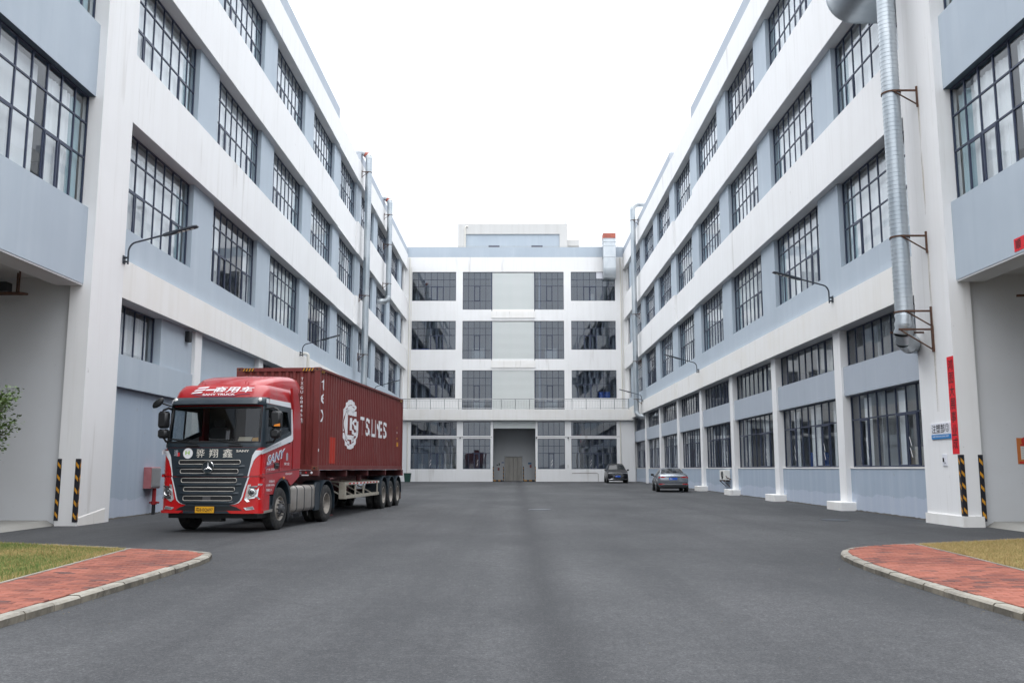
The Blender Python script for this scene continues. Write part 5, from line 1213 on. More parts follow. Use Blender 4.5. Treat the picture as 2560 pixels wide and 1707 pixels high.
# head lamps and fog lamps
for s in (-1, 1):
    P = [(.955, 1.125), (1.25, 1.15), (1.33, 1.14), (1.22, 1.045), (1.19, .85), (1.27, .79), (.95, .722), (.885, .78)]
    if s < 0: P = [(-u, z) for u, z in P]
    h = front_poly('headlight', P, 'lamp_glass', .006, .022)
    b = MB(); b.lathe([(0, .105), (.02, .10), (.02, .085), (-.0, .07), (.006, .05), (.018, .001)], cab_pt(s*1.06, .955, .02), (s*.25, -1, 0), 24); build('lens', b, 'chrome', h, smooth=40)
    b = MB(); b.lathe([(0, .055), (.012, .045), (.022, .001)], cab_pt(s*1.06, .955, .034), (s*.25, -1, 0), 18); build('projector', b, 'lamp_dark', h, smooth=50)
    b = MB(); b.prism([(s*u, z) for u, z in ((.99, 1.085), (1.20, 1.10), (1.17, 1.065), (.99, 1.06))], lambda p, t: tuple(cab_pt(p[0], p[1], t)), .02, .026); build('indicator', b, 'lamp_dark', h)
    b = MB(); b.prism([(s*u, z) for u, z in ((.955, .79), (1.13, .81), (1.14, .85), (.95, .85))], lambda p, t: tuple(cab_pt(p[0], p[1], t)), .02, .027); build('low_lamp', b, 'chrome', h)
    P = [(.87, .59), (1.09, .622), (1.13, .55), (.935, .532)]; f = front_poly('fog_lamp', [(s*u, z) for u, z in P], 'lamp_glass', .006, .02)
    b = MB()
    for k in range(6): u = .945+k*.028; b.prism([(s*u, .545), (s*(u+.01), .545), (s*(u+.01), .605), (s*u, .60)], lambda p, t: tuple(cab_pt(p[0], p[1], t)), .018, .024)
    build('lamp_ribs', b, 'hub_dark', f)
# windscreen, door glass, interior
b = MB(); patch(b, lambda z: -wsa(z), wsa, lin(WS0, WS1, 5), -.012, 24); build('windscreen', b, 'car_glass', TR, smooth=60)
b = MB(); bord = [cab_pt(-wsa(WS0)+2*wsa(WS0)*k/16, WS0, .004) for k in range(17)]+[cab_pt(wsa(z), z, .004) for z in lin(WS0, WS1, 6)[1:]]+[cab_pt(wsa(WS1)-2*wsa(WS1)*k/16, WS1, .004) for k in range(1, 17)]+[cab_pt(-wsa(z), z, .004) for z in lin(WS1, WS0, 6)[1:]]
b.tube(bord, .026, 6, cap=False); build('windscreen_seal', b, 'truck_black', TR, smooth=60)
for s in (-1, 1):
    # A-pillar cover and window surround in slate
    b = MB(); patch(b, (lambda z: wsa(z)+.03) if s > 0 else (lambda z: -a_side(.36, z)), (lambda z: a_side(.36, z)) if s > 0 else (lambda z: -wsa(z)-.03), lin(2.02, 3.06, 8), .009, 8); build('pillar_cover', b, 'truck_slate', TR, smooth=50)
    X = lambda z, e: s*(cab_sec(z)[0]+e)
    def side_plate(name, poly, mat, e0=.004, e1=.012):
        b = MB(); b.prism(poly, lambda p, t: (X(p[1], t), p[0], p[1]), e0, e1); return build(name, b, mat, TR)
    side_plate('window_surround', [(.34, 2.93), (1.86, 2.93), (1.86, 3.06), (.34, 3.06)], 'truck_slate', -.03, .01); side_plate('window_surround', [(1.66, 2.93), (1.86, 2.44), (1.90, 2.44), (1.90, 3.06), (1.66, 3.06)], 'truck_slate', -.03, .011)
    side_plate('window_surround', [(.34, 1.985), (1.92, 2.35), (1.92, 2.46), (1.80, 2.44), (.95, 2.22), (.34, 2.12)], 'truck_slate', -.03, .0105); side_plate('window_surround', [(.30, 2.0), (.40, 2.0), (.46, 3.05), (.34, 3.05)], 'truck_slate', -.03, .0095)
    b = MB(); b.add([(X(z, -.012), v, z) for v, z in ((.40, 2.10), (.95, 2.20), (1.88, 2.42), (1.70, 2.95), (.44, 2.95))], [(0, 1, 2, 3, 4)]); build('door_glass', b, 'car_glass', TR)
    side_plate('glass_bar', [(1.00, 2.0+.0), (1.05, 2.0), (1.05, 2.95), (1.00, 2.95)], 'truck_black', -.02, .0)
    # white stripes
    side_plate('white_stripe', [(.06, 1.835), (.06, 1.94), (.30, 1.985), (1.90, 2.355), (1.93, 2.40), (1.90, 3.02), (1.98, 3.02), (2.03, 2.5), (2.02, 2.25), (1.96, 2.20)], 'truck_white', .004, .015)
    side_plate('white_stripe', [(.52, 3.075), (1.90, 3.055), (1.88, 3.185), (.56, 3.185)], 'truck_white', .004, .013)
    for k in range(3): side_plate('white_stripe', [(.33+k*.06, 3.075), (.365+k*.06, 3.075), (.385+k*.06, 3.18), (.35+k*.06, 3.18)], 'truck_white', .004, .013)
    # door seams and handle
    b = MB()
    for (v0, z0, v1, z1) in ((.30, 1.36, .30, 1.83), (1.16, 1.44, 1.16, 1.70), (2.0, 1.49, 2.0, 2.2), (.10, 1.365, 2.5, 1.485)):
        b.tube([(X(z0, .004), v0, z0), (X(z1, .004), v1, z1)], .007, 5)
    build('panel_gap', b, 'truck_black', TR)
    b = MB(); x0, x1 = sorted((X(1.57, .0), X(1.57, .018))); b.cbox(x0, x1, .84, 1.10, 1.50, 1.645, .012); hd = build('door_handle', b, 'truck_black', TR); x0, x1 = sorted((X(1.57, .015), X(1.57, .04))); b = MB(); b.cbox(x0, x1, .86, 1.08, 1.565, 1.60, .008); build('grip', b, 'hub_dark', hd)
    side_plate('locker_door', [(1.34, 1.53), (1.92, 1.56), (1.92, 2.02), (1.72, 2.06), (1.34, 1.98)], 'truck_red', .002, .008)
    # mirrors
    q0, q1, vm = (1.40, 1.65, .0) if s > 0 else (1.11, 1.35, -.22); b = MB(); b.cbox(s*q0, s*q1, .12+vm, .34+vm, 2.46, 2.87, .05); mr = build('mirror', b, 'truck_black', TR, smooth=40); b = MB(); b.cbox(s*q0, s*(q1-.01), .12+vm, .34+vm, 2.22, 2.445, .05); build('lower_mirror', b, 'truck_black', mr, smooth=40)
    b = MB(); b.box(s*(q0+.03), s*(q1-.03), .338+vm, .345+vm, 2.49, 2.84); build('mirror_glass', b, 'chrome', mr)
    b = MB(); b.tube([(s*1.20, .34, 2.93), (s*(q0+.03), .26+vm, 2.95), (s*(q0+.15), .24+vm, 2.90), (s*(q0+.17), .24+vm, 2.84)], .028, 8); b.tube([(s*1.22, .34, 2.12), (s*(q0+.05), .26+vm, 2.14), (s*(q0+.12), .24+vm, 2.24)], .026, 8); build('mirror_arm', b, 'truck_black', mr, smooth=50)
    if s > 0:
        b = MB(); b.prism([(1.655, 2.50), (1.655, 2.57), (1.51, 2.535), (1.51, 2.50)], lambda p, t: (p[0]-.0, t, p[1]), .112, .122); build('mirror_lamp', b, 'amber', mr)
b = MB(); b.tube([cab_pt(-1.10, 2.98, .02), (-1.17, -.16, 3.04), (-1.22, -.22, 3.07)], .018, 8); mm = build('front_mirror', b, 'truck_black', TR, smooth=50)
b = MB(); rings = []
for k, (f, rr) in enumerate(((-.17, .02), (-.14, .07), (-.05, .10), (.05, .10), (.12, .07), (.15, .02))): rings.append([(-1.27+f*.85, -.22+.06*math.cos(2*math.pi*q/14)*rr/.1, 3.06+f*.45+rr*math.sin(2*math.pi*q/14)) for q in range(14)])
b.loft(rings, True, True, True); build('front_mirror_head', b, 'truck_black', mm, smooth=60)
# cab inside
b = MB(); b.box(-1.15, 1.15, .30, .70, 1.75, 2.08); b.box(-1.15, 1.15, .70, 2.35, 1.30, 1.42); b.box(-1.15, 1.15, 2.20, 2.38, 1.4, 3.3); build('dashboard', b, 'truck_black', TR)
for x in (-.62, .62):
    b = MB(); b.cbox(x-.26, x+.26, 1.25, 1.75, 1.7, 1.9, .06); b.cbox(x-.26, x+.26, 1.62, 1.80, 1.85, 2.55, .07); b.cbox(x-.15, x+.15, 1.65, 1.78, 2.55, 2.78, .05); build('seat', b, 'seat', TR)
b = MB(); b.lathe([(-.015, .23), (.0, .245), (.015, .23), (0, .215), (-.015, .23)], (.62, .85, 2.13), (0, -.5, .85), 28); build('steering_wheel', b, 'truck_black', TR, smooth=60)
# wipers
b = MB()
for (p, q) in (((-.35, 2.08), (-1.08, 2.20)), ((.72, 2.08), (-.05, 2.19))):
    P_, Q_ = cab_pt(p[0], p[1], .03), cab_pt(q[0], q[1], .03); b.tube([P_, (P_+Q_)/2+Vector((0, -.02, .015)), Q_], .014, 5); b.tube([Q_+Vector((-.02, -.005, .01)), Q_+(P_-Q_)*.8+Vector((0, -.01, .075))], .009, 5); b.cbox(p[0]-.28, p[0]+.06, P_.y-.03, P_.y+.03, 2.025, 2.06, .01)
build('wiper', b, 'truck_black', TR)
# lettering on the door side (viewer's right)
def stext(s, v0, v1, z0, z1, slope, mat, e=.017, **k):
    b = MB(); put_text(b, s, lambda p, q: (cab_sec(1.6)[0]+e, v0+(v1-v0)*p, z0+(z1-z0)*q+slope*p), **k); return build('lettering', b, mat, TR)
stext('SANY', .36, 1.50, 1.57, 1.80, .22, 'decal_white', .0125, bold=.055, shear=.25); stext('SANY', .40, 1.47, 1.60, 1.78, .21, 'decal_blue', .0150, bold=.0, shear=.25)
b = MB(); b.add([(HW+.012, v, z) for v, z in ((.27, 1.50), (.44, 1.575), (.95, 1.66), (.30, 1.53))], [(0, 1, 2, 3)]); build('lettering_tail', b, 'decal_blue', TR)
stext('深圳市骅翔鑫物流有限公司', .12, 1.20, 1.885, 1.955, .21, 'decal_grey', .0165, bold=.01)
stext('广东·深圳', .36, .86, 1.44, 1.50, .02, 'decal_white', .008, bold=.012)
stext('载质量40吨', .52, .86, 1.165, 1.225, .0, 'decal_white', .018, bold=.01); stext('总质量25000kg', .36, .88, 1.07, 1.13, .01, 'decal_white', .018, bold=.01); stext('限载2人', .38, .74, .96, 1.02, .0, 'decal_white', .018, bold=.01)
stext('粤B·EQ697', 1.55, 2.0, 1.335, 1.40, .01, 'decal_white', .018, bold=.01)
b = MB(); b.prism([(1.58, 1.70), (1.70, 1.71), (1.70, 1.87), (1.64, 1.91), (1.58, 1.86)], lambda p, t: (HW+t, p[0], p[1]), .008, .012); build('crest_sticker', b, 'decal_grey', TR); stext('安全', 1.46, 1.82, 1.585, 1.66, .0, 'decal_white', .0105, bold=.01)
# arches, step, tank, chassis
for s in (-1, 1):
    b = MB(); ring0 = []; ring1 = []; ring2 = []
    for k in range(17):
        t = math.pi*(1.0-k/16); q = (1.35+.60*math.cos(t), .62+.66*math.sin(t)); ring0.append((s*1.275, q[0], q[1])); q2 = (1.35+.53*math.cos(t), .62+.59*math.sin(t)); ring1.append((s*1.275, q2[0], q2[1])); ring2.append((s*.85, q2[0], q2[1]))
    b.loft([ring0, ring1, ring2], close=False); build('wheel_arch', b, 'truck_slate', TR, smooth=50)
    b = MB(); b.prism([(.20, .50), (.78, .46), (.86, .85), (.20, .86)], lambda p, u, s=s: (s*u, p[0], p[1]), .9, 1.245); st = build('step', b, 'truck_slate', TR); b = MB(); b.prism([(.20, .44), (.80, .47), (.82, .53), (.20, .50)], lambda p, u, s=s: (s*u, p[0], p[1]), 1.0, 1.262); build('step_tread', b, 'tank_alu', st)
    b = MB(); b.box(s*.35, s*.45, .5, 6.1, .72, .98); build('chassis_rail', b, 'truck_black', TR)
    b = MB(); b.prism([(1.95, 1.05), (2.05, .95), (2.10, .32), (1.98, .16), (1.93, .5)], lambda p, u, s=s: (s*u, p[0], p[1]), .85, 1.20); build('mud_flap', b, 'truck_black', TR)
b = MB(); b.cbox(1.268, 1.29, 1.38, 1.46, 1.24, 1.30, .01); build('side_marker', b, 'amber', TR)
b = MB(); pr = []; r = .12
for cx, cz, t in ((1.22-r, 1.06-r, 0), (.66+r, 1.06-r, 90), (.66+r, .37+r, 180), (1.22-r, .37+r, 270)): pr += [(cx+r*math.cos(R_(t+q)), cz+r*math.sin(R_(t+q))) for q in (0, 22, 45, 68, 90)]
rings = [[(p[0]*k+(1-k)*.94, v, p[1]*k+(1-k)*.715) for p in pr] for v, k in ((2.14, .93), (2.18, 1), (3.98, 1), (4.02, .93))]
b.loft(rings, True, True, True); tk = build('fuel_tank', b, 'tank_alu', TR, smooth=35)
for v in (2.52, 3.06, 3.62):
    b = MB(); b.loft([[(.94+(p[0]-.94)*k, w, .715+(p[1]-.715)*k) for p in pr] for w, k in ((v-.025, 1.0), (v-.025, 1.025), (v+.025, 1.025), (v+.025, 1.0))], True); b.tube([(1.10, v, .37), (1.12, v, .24)], .012, 5); build('tank_strap', b, 'hub_dark', tk, smooth=30)
b = MB(); b.cyl((1.05, 2.75, 1.05), (1.05, 2.75, 1.12), .07, 14); build('filler_cap', b, 'truck_black', tk, smooth=40)
b = MB(); b.cbox(-1.2, -.6, 2.2, 3.9, .4, 1.05, .05); build('side_box', b, 'truck_black', TR)
b = MB(); b.cbox(-.45, .45, 3.9, 5.5, .98, 1.12, .03); b.lathe([(0, .5), (.10, .5), (.12, .45), (.12, .001)], (0, 4.75, 1.10), (0, 0, 1), 24); build('fifth_wheel', b, 'truck_black', TR)
b = MB(); b.box(-1.0, 1.0, 1.28, 1.42, .45, .60); b.box(-.9, .9, 4.78, 4.94, .40, .62); build('axle', b, 'truck_black', TR)
wheel(TR, 1.09, 1.35, .52, .29, 1, -.02, hub='rim_steel'); wheel(TR, -1.09, 1.35, .52, .29, -1, -.02)
for s in (-1, 1):
    wheel(TR, s*1.09, 4.86, .52, .27, s, .16); b = MB(); b.lathe([(-.13, .30), (-.13, .45), (-.1, .51), (.1, .51), (.13, .45), (.13, .30)], (s*.76, 4.86, .52), (1, 0, 0), 28); build('inner_tyre', b, 'rubber', TR, smooth=40)
    b = MB(); o, i = [], []
    for k in range(21):
        t = math.pi*(1.06-k/20*1.02); o.append((4.86+.655*math.cos(t), .54+.64*math.sin(t))); i.append((4.86+.63*math.cos(t), .54+.615*math.sin(t)))
    b.prism(o+[(5.51, .36), (5.485, .36)]+i[::-1]+[(4.2, .36), (4.18, .36)], lambda p, u, s=s: (s*u, p[0], p[1]), .62, 1.235); build('rear_fender', b, 'truck_slate', TR, smooth=40)
    b = MB(); b.box(s*.66, s*1.22, 5.49, 5.50, .17, .40); build('rear_flap', b, 'truck_black', TR)
b = MB(); b.prism([(3.85, .36), (4.2, .36), (4.2, 1.13), (4.0, 1.13), (3.85, .98)], lambda p, u: (u, p[0], p[1]), 1.16, 1.23); build('fender_skirt', b, 'truck_slate', TR)
# things on the dashboard
def on_dash(name, pts, mat, lab, cat):
    b = MB(); m = Matrix.Translation(Vector(TO))@Matrix.Rotation(math.atan2(-TB[0], TB[1]), 4, 'Z')
    v = [m@Vector(p) for p in pts]; b.add(v+[p+Vector((0, .012, 0)) for p in v], [(0, 1, 2, 3), (7, 6, 5, 4), (0, 4, 5, 1), (1, 5, 6, 2), (2, 6, 7, 3), (3, 7, 4, 0)]); thing(name, b, mat, tuple(v[0]), lab, cat)
on_dash('cardboard_sheet', [(.50, .30, 2.085), (.84, .30, 2.085), (.86, .40, 2.26), (.52, .40, 2.26)], 'carton', 'brown cardboard sheet leaning inside the windscreen of the lorry', 'cardboard')
on_dash('yellow_packet', [(.87, .30, 2.085), (1.04, .31, 2.085), (1.03, .38, 2.25), (.88, .37, 2.24)], 'hazard_yellow', 'yellow packet beside the cardboard inside the lorry windscreen', 'packet')

# ------------------------------------------------------------------ trailer
LB = (.0706, .9975); LO = (-5.53-1.22*.9975, 25.45+1.22*.0706, 0)
TL = local_root('container_trailer', LO, LB, 'dark skeletal trailer with three axles and beige side frame under the container', 'trailer')
b = MB()
for s in (-1, 1): b.box(s*.42, s*.56, .3, 12.1, 1.0, 1.40)
build('main_beam', b, 'trailer_red', TL)
b = MB(); b.cbox(-1.23, 1.24, -.02, .20, 1.30, 1.452, .01); bo = build('front_bolster', b, 'trailer_red', TL)
b = MB(); put_text(b, '粤B·T675挂', lambda p, q: (.30+.48*p, -.0235, 1.345+.085*q), bold=.01); build('lettering', b, 'decal_grey', bo)
for x, m in ((.90, 'lamp_red'), (1.06, 'decal_white')): b = MB(); b.lathe([(0, .035), (.02, .028), (.03, .001)], (x, -.02, 1.385), (0, -1, 0), 12); build('marker_lamp', b, m, bo, smooth=50)
b = MB(); b.box(.78, .98, -.0235, -.0215, 1.305, 1.335); build('reflector', b, 'decal_white', bo)
for v in (3.2, 6.1, 9.0): b = MB(); b.cbox(-1.2, 1.2, v, v+.14, 1.26, 1.45, .01); build('cross_beam', b, 'trailer_red', TL)
b = MB(); b.cbox(-1.24, 1.24, 11.98, 12.25, 1.22, 1.452, .01); rb_ = build('rear_bolster', b, 'trailer_red', TL); b = MB(); b.cbox(-1.2, 1.2, 12.1, 12.2, .55, .68, .01); build('rear_bumper', b, 'trailer_red', TL)
b = MB(); b.box(1.238, 1.248, 12.0, 12.22, 1.24, 1.30); build('tail_reflector', b, 'lamp_red', rb_)
for s in (-1, 1):
    b = MB(); b.cbox(s*.75, s*.92, 2.3, 2.5, .12, 1.2, .01); b.cbox(s*.68, s*.99, 2.2, 2.6, .08, .13, .01); build('landing_leg', b, 'trailer_red', TL)
    sf = build('side_frame', MB().box(s*1.12, s*1.17, 3.3, 8.15, .985, 1.075), 'trailer_beige', TL)
    b = MB(); b.box(s*1.12, s*1.17, 3.3, 8.2, .56, .665); build('lower_rail', b, 'trailer_beige', sf)
    b = MB(); b.prism([(3.22, .56), (3.40, .555), (3.40, 1.08), (3.22, 1.08)], lambda p, u: (u, p[0], p[1]), s*.98, s*1.175); build('end_panel', b, 'trailer_beige', sf)
    for v in (4.62, 5.75, 7.85): b = MB(); b.box(s*1.13, s*1.165, v, v+.09, .665, .985); build('upright', b, 'trailer_beige', sf)
    b = MB()
    for v in (3.5, 5.0, 6.4, 7.7): b.tube([(s*1.13, v, 1.05), (s*.5, v, 1.12)], .03, 6)
    for v in (3.3, 4.6, 5.8, 7.3): b.tube([(s*1.13, v+.1, .60), (s*.5, v-.4, 1.02)], .025, 6)
    build('stay', b, 'trailer_beige', sf)
    b = MB()
    for k in range(9): v = 3.75+k*.48; b.box(s*1.1705, s*1.1725, v, v+.24, 1.01, 1.05)
    build('reflective_tape', b, 'decal_red', sf)
    b = MB()
    for k in range(9): v = 3.99+k*.48; b.box(s*1.1705, s*1.1725, v, v+.24, 1.01, 1.05)
    build('reflective_tape', b, 'decal_white', sf)
    for v in (8.75, 10.06, 11.37):
        wheel(TL, s*1.08, v, .52, .27, s, .15, 32); b = MB(); b.lathe([(-.13, .30), (-.13, .45), (-.1, .51), (.1, .51), (.13, .45), (.13, .30)], (s*.76, v, .52), (1, 0, 0), 26); build('inner_tyre', b, 'rubber', TL, smooth=40)
        b = MB(); o, i = [], []
        for k in range(15):
            t = math.pi*(1.02-k/14*1.04); o.append((v+.63*math.cos(t), .60+.63*math.sin(t))); i.append((v+.605*math.cos(t), .60+.605*math.sin(t)))
        b.prism(o+i[::-1], lambda p, u: (u, p[0], p[1]), s*.64, s*1.23); build('mudguard', b, 'truck_slate', TL, smooth=40)
    b = MB(); b.box(s*.66, s*1.2, 12.03, 12.045, .28, 1.0); build('mud_flap', b, 'rust', TL)
b = MB()
for v in (8.75, 10.06, 11.37): b.box(-1.0, 1.0, v-.07, v+.07, .45, .60)
build('axle', b, 'truck_black', TL)
b = MB(); b.lathe([(0, .14), (.6, .14)], (-.3, 7.0, .85), (1, 0, 0), 16, True, True); build('air_tank', b, 'trailer_red', TL, smooth=40)
b = MB(); b.tube([(1.2, 1.3, 1.2), (1.2, 1.7, 1.2)], .03, 8); build('twist_lever', b, 'trailer_red', TL, smooth=40); b = MB(); b.cbox(.9, 1.05, 5.7, 5.9, 1.05, 1.3, .03); build('valve_box', b, 'trailer_red', TL)

# ------------------------------------------------------------------ container
CN = local_root('shipping_container', (LO[0], LO[1], 1.455), LB, 'long maroon shipping container with white ship line lettering on the trailer', 'container')
CW, CL_, CH = 1.219, 12.19, 2.896
def side_prof(v):
    """depth of the corrugation at v (0 = outermost)"""
    p = .2785; t = (v-.16) % p
    if t < .072: return .0
    if t < .140: return .036*(t-.072)/.068
    if t < .210: return .036
    return .036*(1-(t-.210)/.0685)
brk = []; k = 0
while .16+k*.2785 < CL_-.16:
    for q in (0, .072, .140, .210):
        v = .16+k*.2785+q
        if v < CL_-.16: brk.append(v)
    k += 1
XS = CW-.030
for s in (-1, 1):
    b = MB(); pts = [.12]+brk+[CL_-.12]; b.loft([[(s*(XS-side_prof(v)), v, z) for v in pts] for z in (.15, CH-.06)], close=False); build('side_panel', b, 'container_red', CN)
    b = MB(); b.box(s*(CW-.06), s*CW, .16, CL_-.16, CH-.075, CH-.012); build('top_rail', b, 'container_red', CN)
    b = MB(); b.box(s*(CW-.055), s*(CW-.006), .17, CL_-.17, .012, .15); build('bottom_rail', b, 'container_red', CN)
b = MB(); n = 10; pts = []
for k in range(n+1):
    x = -1.06+2.12*k/n
    if k == n: break
    w = 2.12/n; pts += [(x, .0), (x+w*.36, .0), (x+w*.5, .045), (x+w*.86, .045)]
pts.append((1.06, 0)); b.loft([[(x, .02+d, z) for x, d in pts] for z in (.15, CH-.11)], close=False); build('front_panel', b, 'container_red', CN)
b = MB(); b.box(-1.06, 1.06, -.0, .08, CH-.115, CH-.012); build('front_header', b, 'container_red', CN); b = MB(); b.box(-1.06, 1.06, .005, .09, .012, .15); build('front_sill', b, 'container_red', CN)
b = MB(); b.box(-CW+.03, CW-.03, .05, CL_-.05, CH-.05, CH-.03); b.box(-CW+.05, CW-.05, .1, CL_-.1, .06, .1); b.box(-1.1, 1.1, CL_-.08, CL_-.02, .1, CH-.1); build('roof_and_floor', b, 'container_red', CN)
for s in (-1, 1):
    for v in (0, CL_):
        d = 1 if v == 0 else -1
        b = MB(); b.box(s*(CW-.165), s*(CW-.004), v+d*.006, v+d*.15, .11, CH-.11); build('corner_post', b, 'container_red', CN)
        for z in (0, CH-.118):
            b = MB(); b.cbox(s*(CW-.178), s*CW, v, v+d*.162, z, z+.118, .008); cc = build('corner_casting', b, 'container_rust', CN)
            b = MB(); zc = z+.06; b.prism([(.032*math.cos(q), .026*math.sin(q)) for q in [k*math.pi/6 for k in range(12)]], lambda p, t: (s*(CW-.09)+p[0], v-d*t, zc+p[1]), .0005, .002); b.prism([(.04*math.cos(q), .026*math.sin(q)) for q in [k*math.pi/6 for k in range(12)]], lambda p, t: (s*(CW+t), v+d*.08+p[0], zc+p[1]), .0005, .002); build('casting_hole', b, 'truck_black', cc)
# hazard stripes along the top edges
def hstripe(u0, u1, z0, z1, fn, nst, par):
    b = MB(); b.prism([(u0, z0), (u1, z0), (u1, z1), (u0, z1)], fn, .001, .003); o = build('hazard_strip', b, 'hazard_black', par); y_ = MB(); w = (u1-u0)/nst
    for k in range(nst): a = u0+k*w; y_.prism([(a, z0), (a+w*.45, z0), (a+w*.95, z1), (a+w*.5, z1)], fn, .003, .005)
    build('stripe', y_, 'hazard_yellow', o)
for u0, u1 in ((-1.04, -.70), (.70, 1.04)): hstripe(u0, u1, CH-.105, CH-.025, lambda p, t: (p[0], -t, p[1]), 4, CN)
for v0, v1 in ((.18, .50), (CL_-.6, CL_-.2)): hstripe(v0, v1, CH-.14, CH-.07, lambda p, t: (CW-.02+t+(.02 if p[1] > CH-.075 else 0), p[0], p[1]), 4, CN)
# lettering that follows the corrugation
def corr_decal(mb2d_v, mb2d_f, mat, name='lettering', e=.003):
    """flat shapes in (v, z), cut at the folds and pressed onto the side panel"""
    bm = bmesh.new(); vv = [bm.verts.new((p[0], p[1], 0)) for p in mb2d_v]
    for f in mb2d_f:
        try: bm.faces.new([vv[i] for i in f])
        except ValueError: pass
    lo = min(p[0] for p in mb2d_v); hi = max(p[0] for p in mb2d_v)
    for q in brk:
        if lo < q < hi: bmesh.ops.bisect_plane(bm, geom=bm.verts[:]+bm.edges[:]+bm.faces[:], plane_co=(q, 0, 0), plane_no=(1, 0, 0), dist=1e-5)
    bm.verts.index_update(); b = MB()
    for f in bm.faces: b.add([(XS-side_prof(w.co.x)+e, w.co.x, w.co.y) for w in f.verts], [tuple(range(len(f.verts)))])
    bm.free(); return build(name, b, mat, CN)
def corr_text(s, v0, v1, z0, z1, mat, **k):
    vs, fs, _ = text2d(s, **k); return corr_decal([(v0+(v1-v0)*p, z0+(z1-z0)*q) for p, q in vs], fs, mat)
Zc = 1.455
for ch, a, c in (('T', 4.95, 5.65), ('S', 5.72, 6.35), ('.', 6.40, 6.52), ('L', 6.65, 7.15), ('I', 7.24, 7.36), ('N', 7.46, 7.98), ('E', 8.03, 8.45), ('S', 8.52, 9.15)):
    corr_text(ch, a, c, (2.62-Zc), (2.62+.62 if ch != '.' else 2.74)-Zc, 'decal_white', bold=.02)
# round emblem: broken ring of strokes and a plain monogram
cv, cz = 3.72, 2.90-Zc; rv, rz = 1.02, .80
def ringseg(t0, t1, r0, r1, n=10):
    P = [(cv+rv*r1*math.cos(R_(t0+(t1-t0)*k/n)), cz+rz*r1*math.sin(R_(t0+(t1-t0)*k/n))) for k in range(n+1)]+[(cv+rv*r0*math.cos(R_(t1+(t0-t1)*k/n)), cz+rz*r0*math.sin(R_(t1+(t0-t1)*k/n))) for k in range(n+1)]
    corr_decal(P, [tuple(range(len(P)))], 'decal_white', 'emblem')
for t0, t1, r0, r1 in ((48, 132, .80, 1.0), (55, 140, .58, .77), (136, 200, .84, 1.0), (146, 212, .66, .80), (204, 262, .86, 1.0), (212, 268, .70, .82), (266, 322, .78, .98), (276, 318, .60, .74), (325, 372, .78, .98)): ringseg(t0, t1, r0, r1)
def rect(v0, v1, z0, z1): corr_decal([(v0, z0-Zc), (v1, z0-Zc), (v1, z1-Zc), (v0, z1-Zc)], [(0, 1, 2, 3)], 'decal_white', 'emblem')
rect(3.02, 3.42, 2.42, 3.36); rect(3.42, 4.5, 3.20, 3.36); rect(3.70, 3.92, 2.72, 3.12); rect(3.42, 4.2, 2.42, 2.56); corr_text('S', 3.98, 4.62, 2.56-Zc, 3.12-Zc, 'decal_white', bold=.03)
# vertical lettering at the front end, number on the front panel, small marks
for k, (ch, z) in enumerate((('t', 3.72), ('e', 3.34), ('x', 2.83))): corr_text(ch, .36, .64, z-Zc, z-Zc+(.34 if ch != 'e' else .29), 'decal_white', bold=.0)
b = MB()
for k, ch in enumerate('TXGU684464'):
    z = 4.06-.122*k-(.04 if k > 3 else 0)-Zc; put_text(b, ch, lambda p, q: (.66+.075*p, .015, z-.085+.085*q), bold=.005)
z = 2.78-Zc; put_text(b, '5', lambda p, q: (.66+.075*p, .015, z+.015+.085*q), bold=.005); b.box(.645, .75, .0145, .0155, z-.002, z+.004); b.box(.645, .75, .0145, .0155, z+.11, z+.116); b.box(.645, .651, .0145, .0155, z, z+.112); b.box(.744, .75, .0145, .0155, z, z+.112)
build('lettering', b, 'decal_white', CN)
corr_decal([(1.27, .20), (1.93, .20), (1.93, .97), (1.27, .97)], [(0, 1, 2, 3)], 'container_patch', 'repaint_patch', .0012)
for (v0, v1, z0, z1, m) in ((11.05, 11.42, 2.38, 2.55, 'hazard_yellow'), (11.2, 11.27, 2.66, 2.74, 'hazard_yellow'), (11.2, 11.26, 2.9, 2.97, 'decal_white'), (11.2, 11.25, 3.08, 3.18, 'hazard_yellow')): corr_decal([(v0, z0-Zc), (v1, z0-Zc), (v1, z1-Zc), (v0, z1-Zc)], [(0, 1, 2, 3)], m, 'marking')
b = MB(); b.box(CW-.002, CW+.001, .02, .09, .52, .60); build('label_tag', b, 'decal_white', CN)
# ------------------------------------------------------------------ parked cars
def car_ring(st, half=8):
    y, zb, xl, xm, zm, xb, zb2, xt, zt = st
    h = [(0, zb), (xl*.86, zb), (xl, zb+.10), (xm, zm-.10), (xm, zm+.06), (xb, zb2), (xt+(xb-xt)*.06, zt-(zt-zb2)*.12), (xt*.90, zt), (xt*.5, zt+.022), (0, zt+.028)]
    return [(x, y, z) for x, z in h]+[(-x, y, z) for x, z in h[-2:0:-1]]
def refine(sts, k=3):
    out = []
    for i in range(len(sts)-1):
        p0, p1, p2, p3 = sts[max(i-1, 0)], sts[i], sts[i+1], sts[min(i+2, len(sts)-1)]
        for j in range(k):
            t = j/k; out.append(tuple(a+(b-a)*t if True else 0 for a, b in zip(p1, p2)))
    return out+[sts[-1]]
def lerp_st(sts, y):
    for a, b in zip(sts, sts[1:]):
        if a[0] <= y <= b[0]: t = (y-a[0])/(b[0]-a[0]); return tuple(p+(q-p)*t for p, q in zip(a, b))
    return sts[-1]
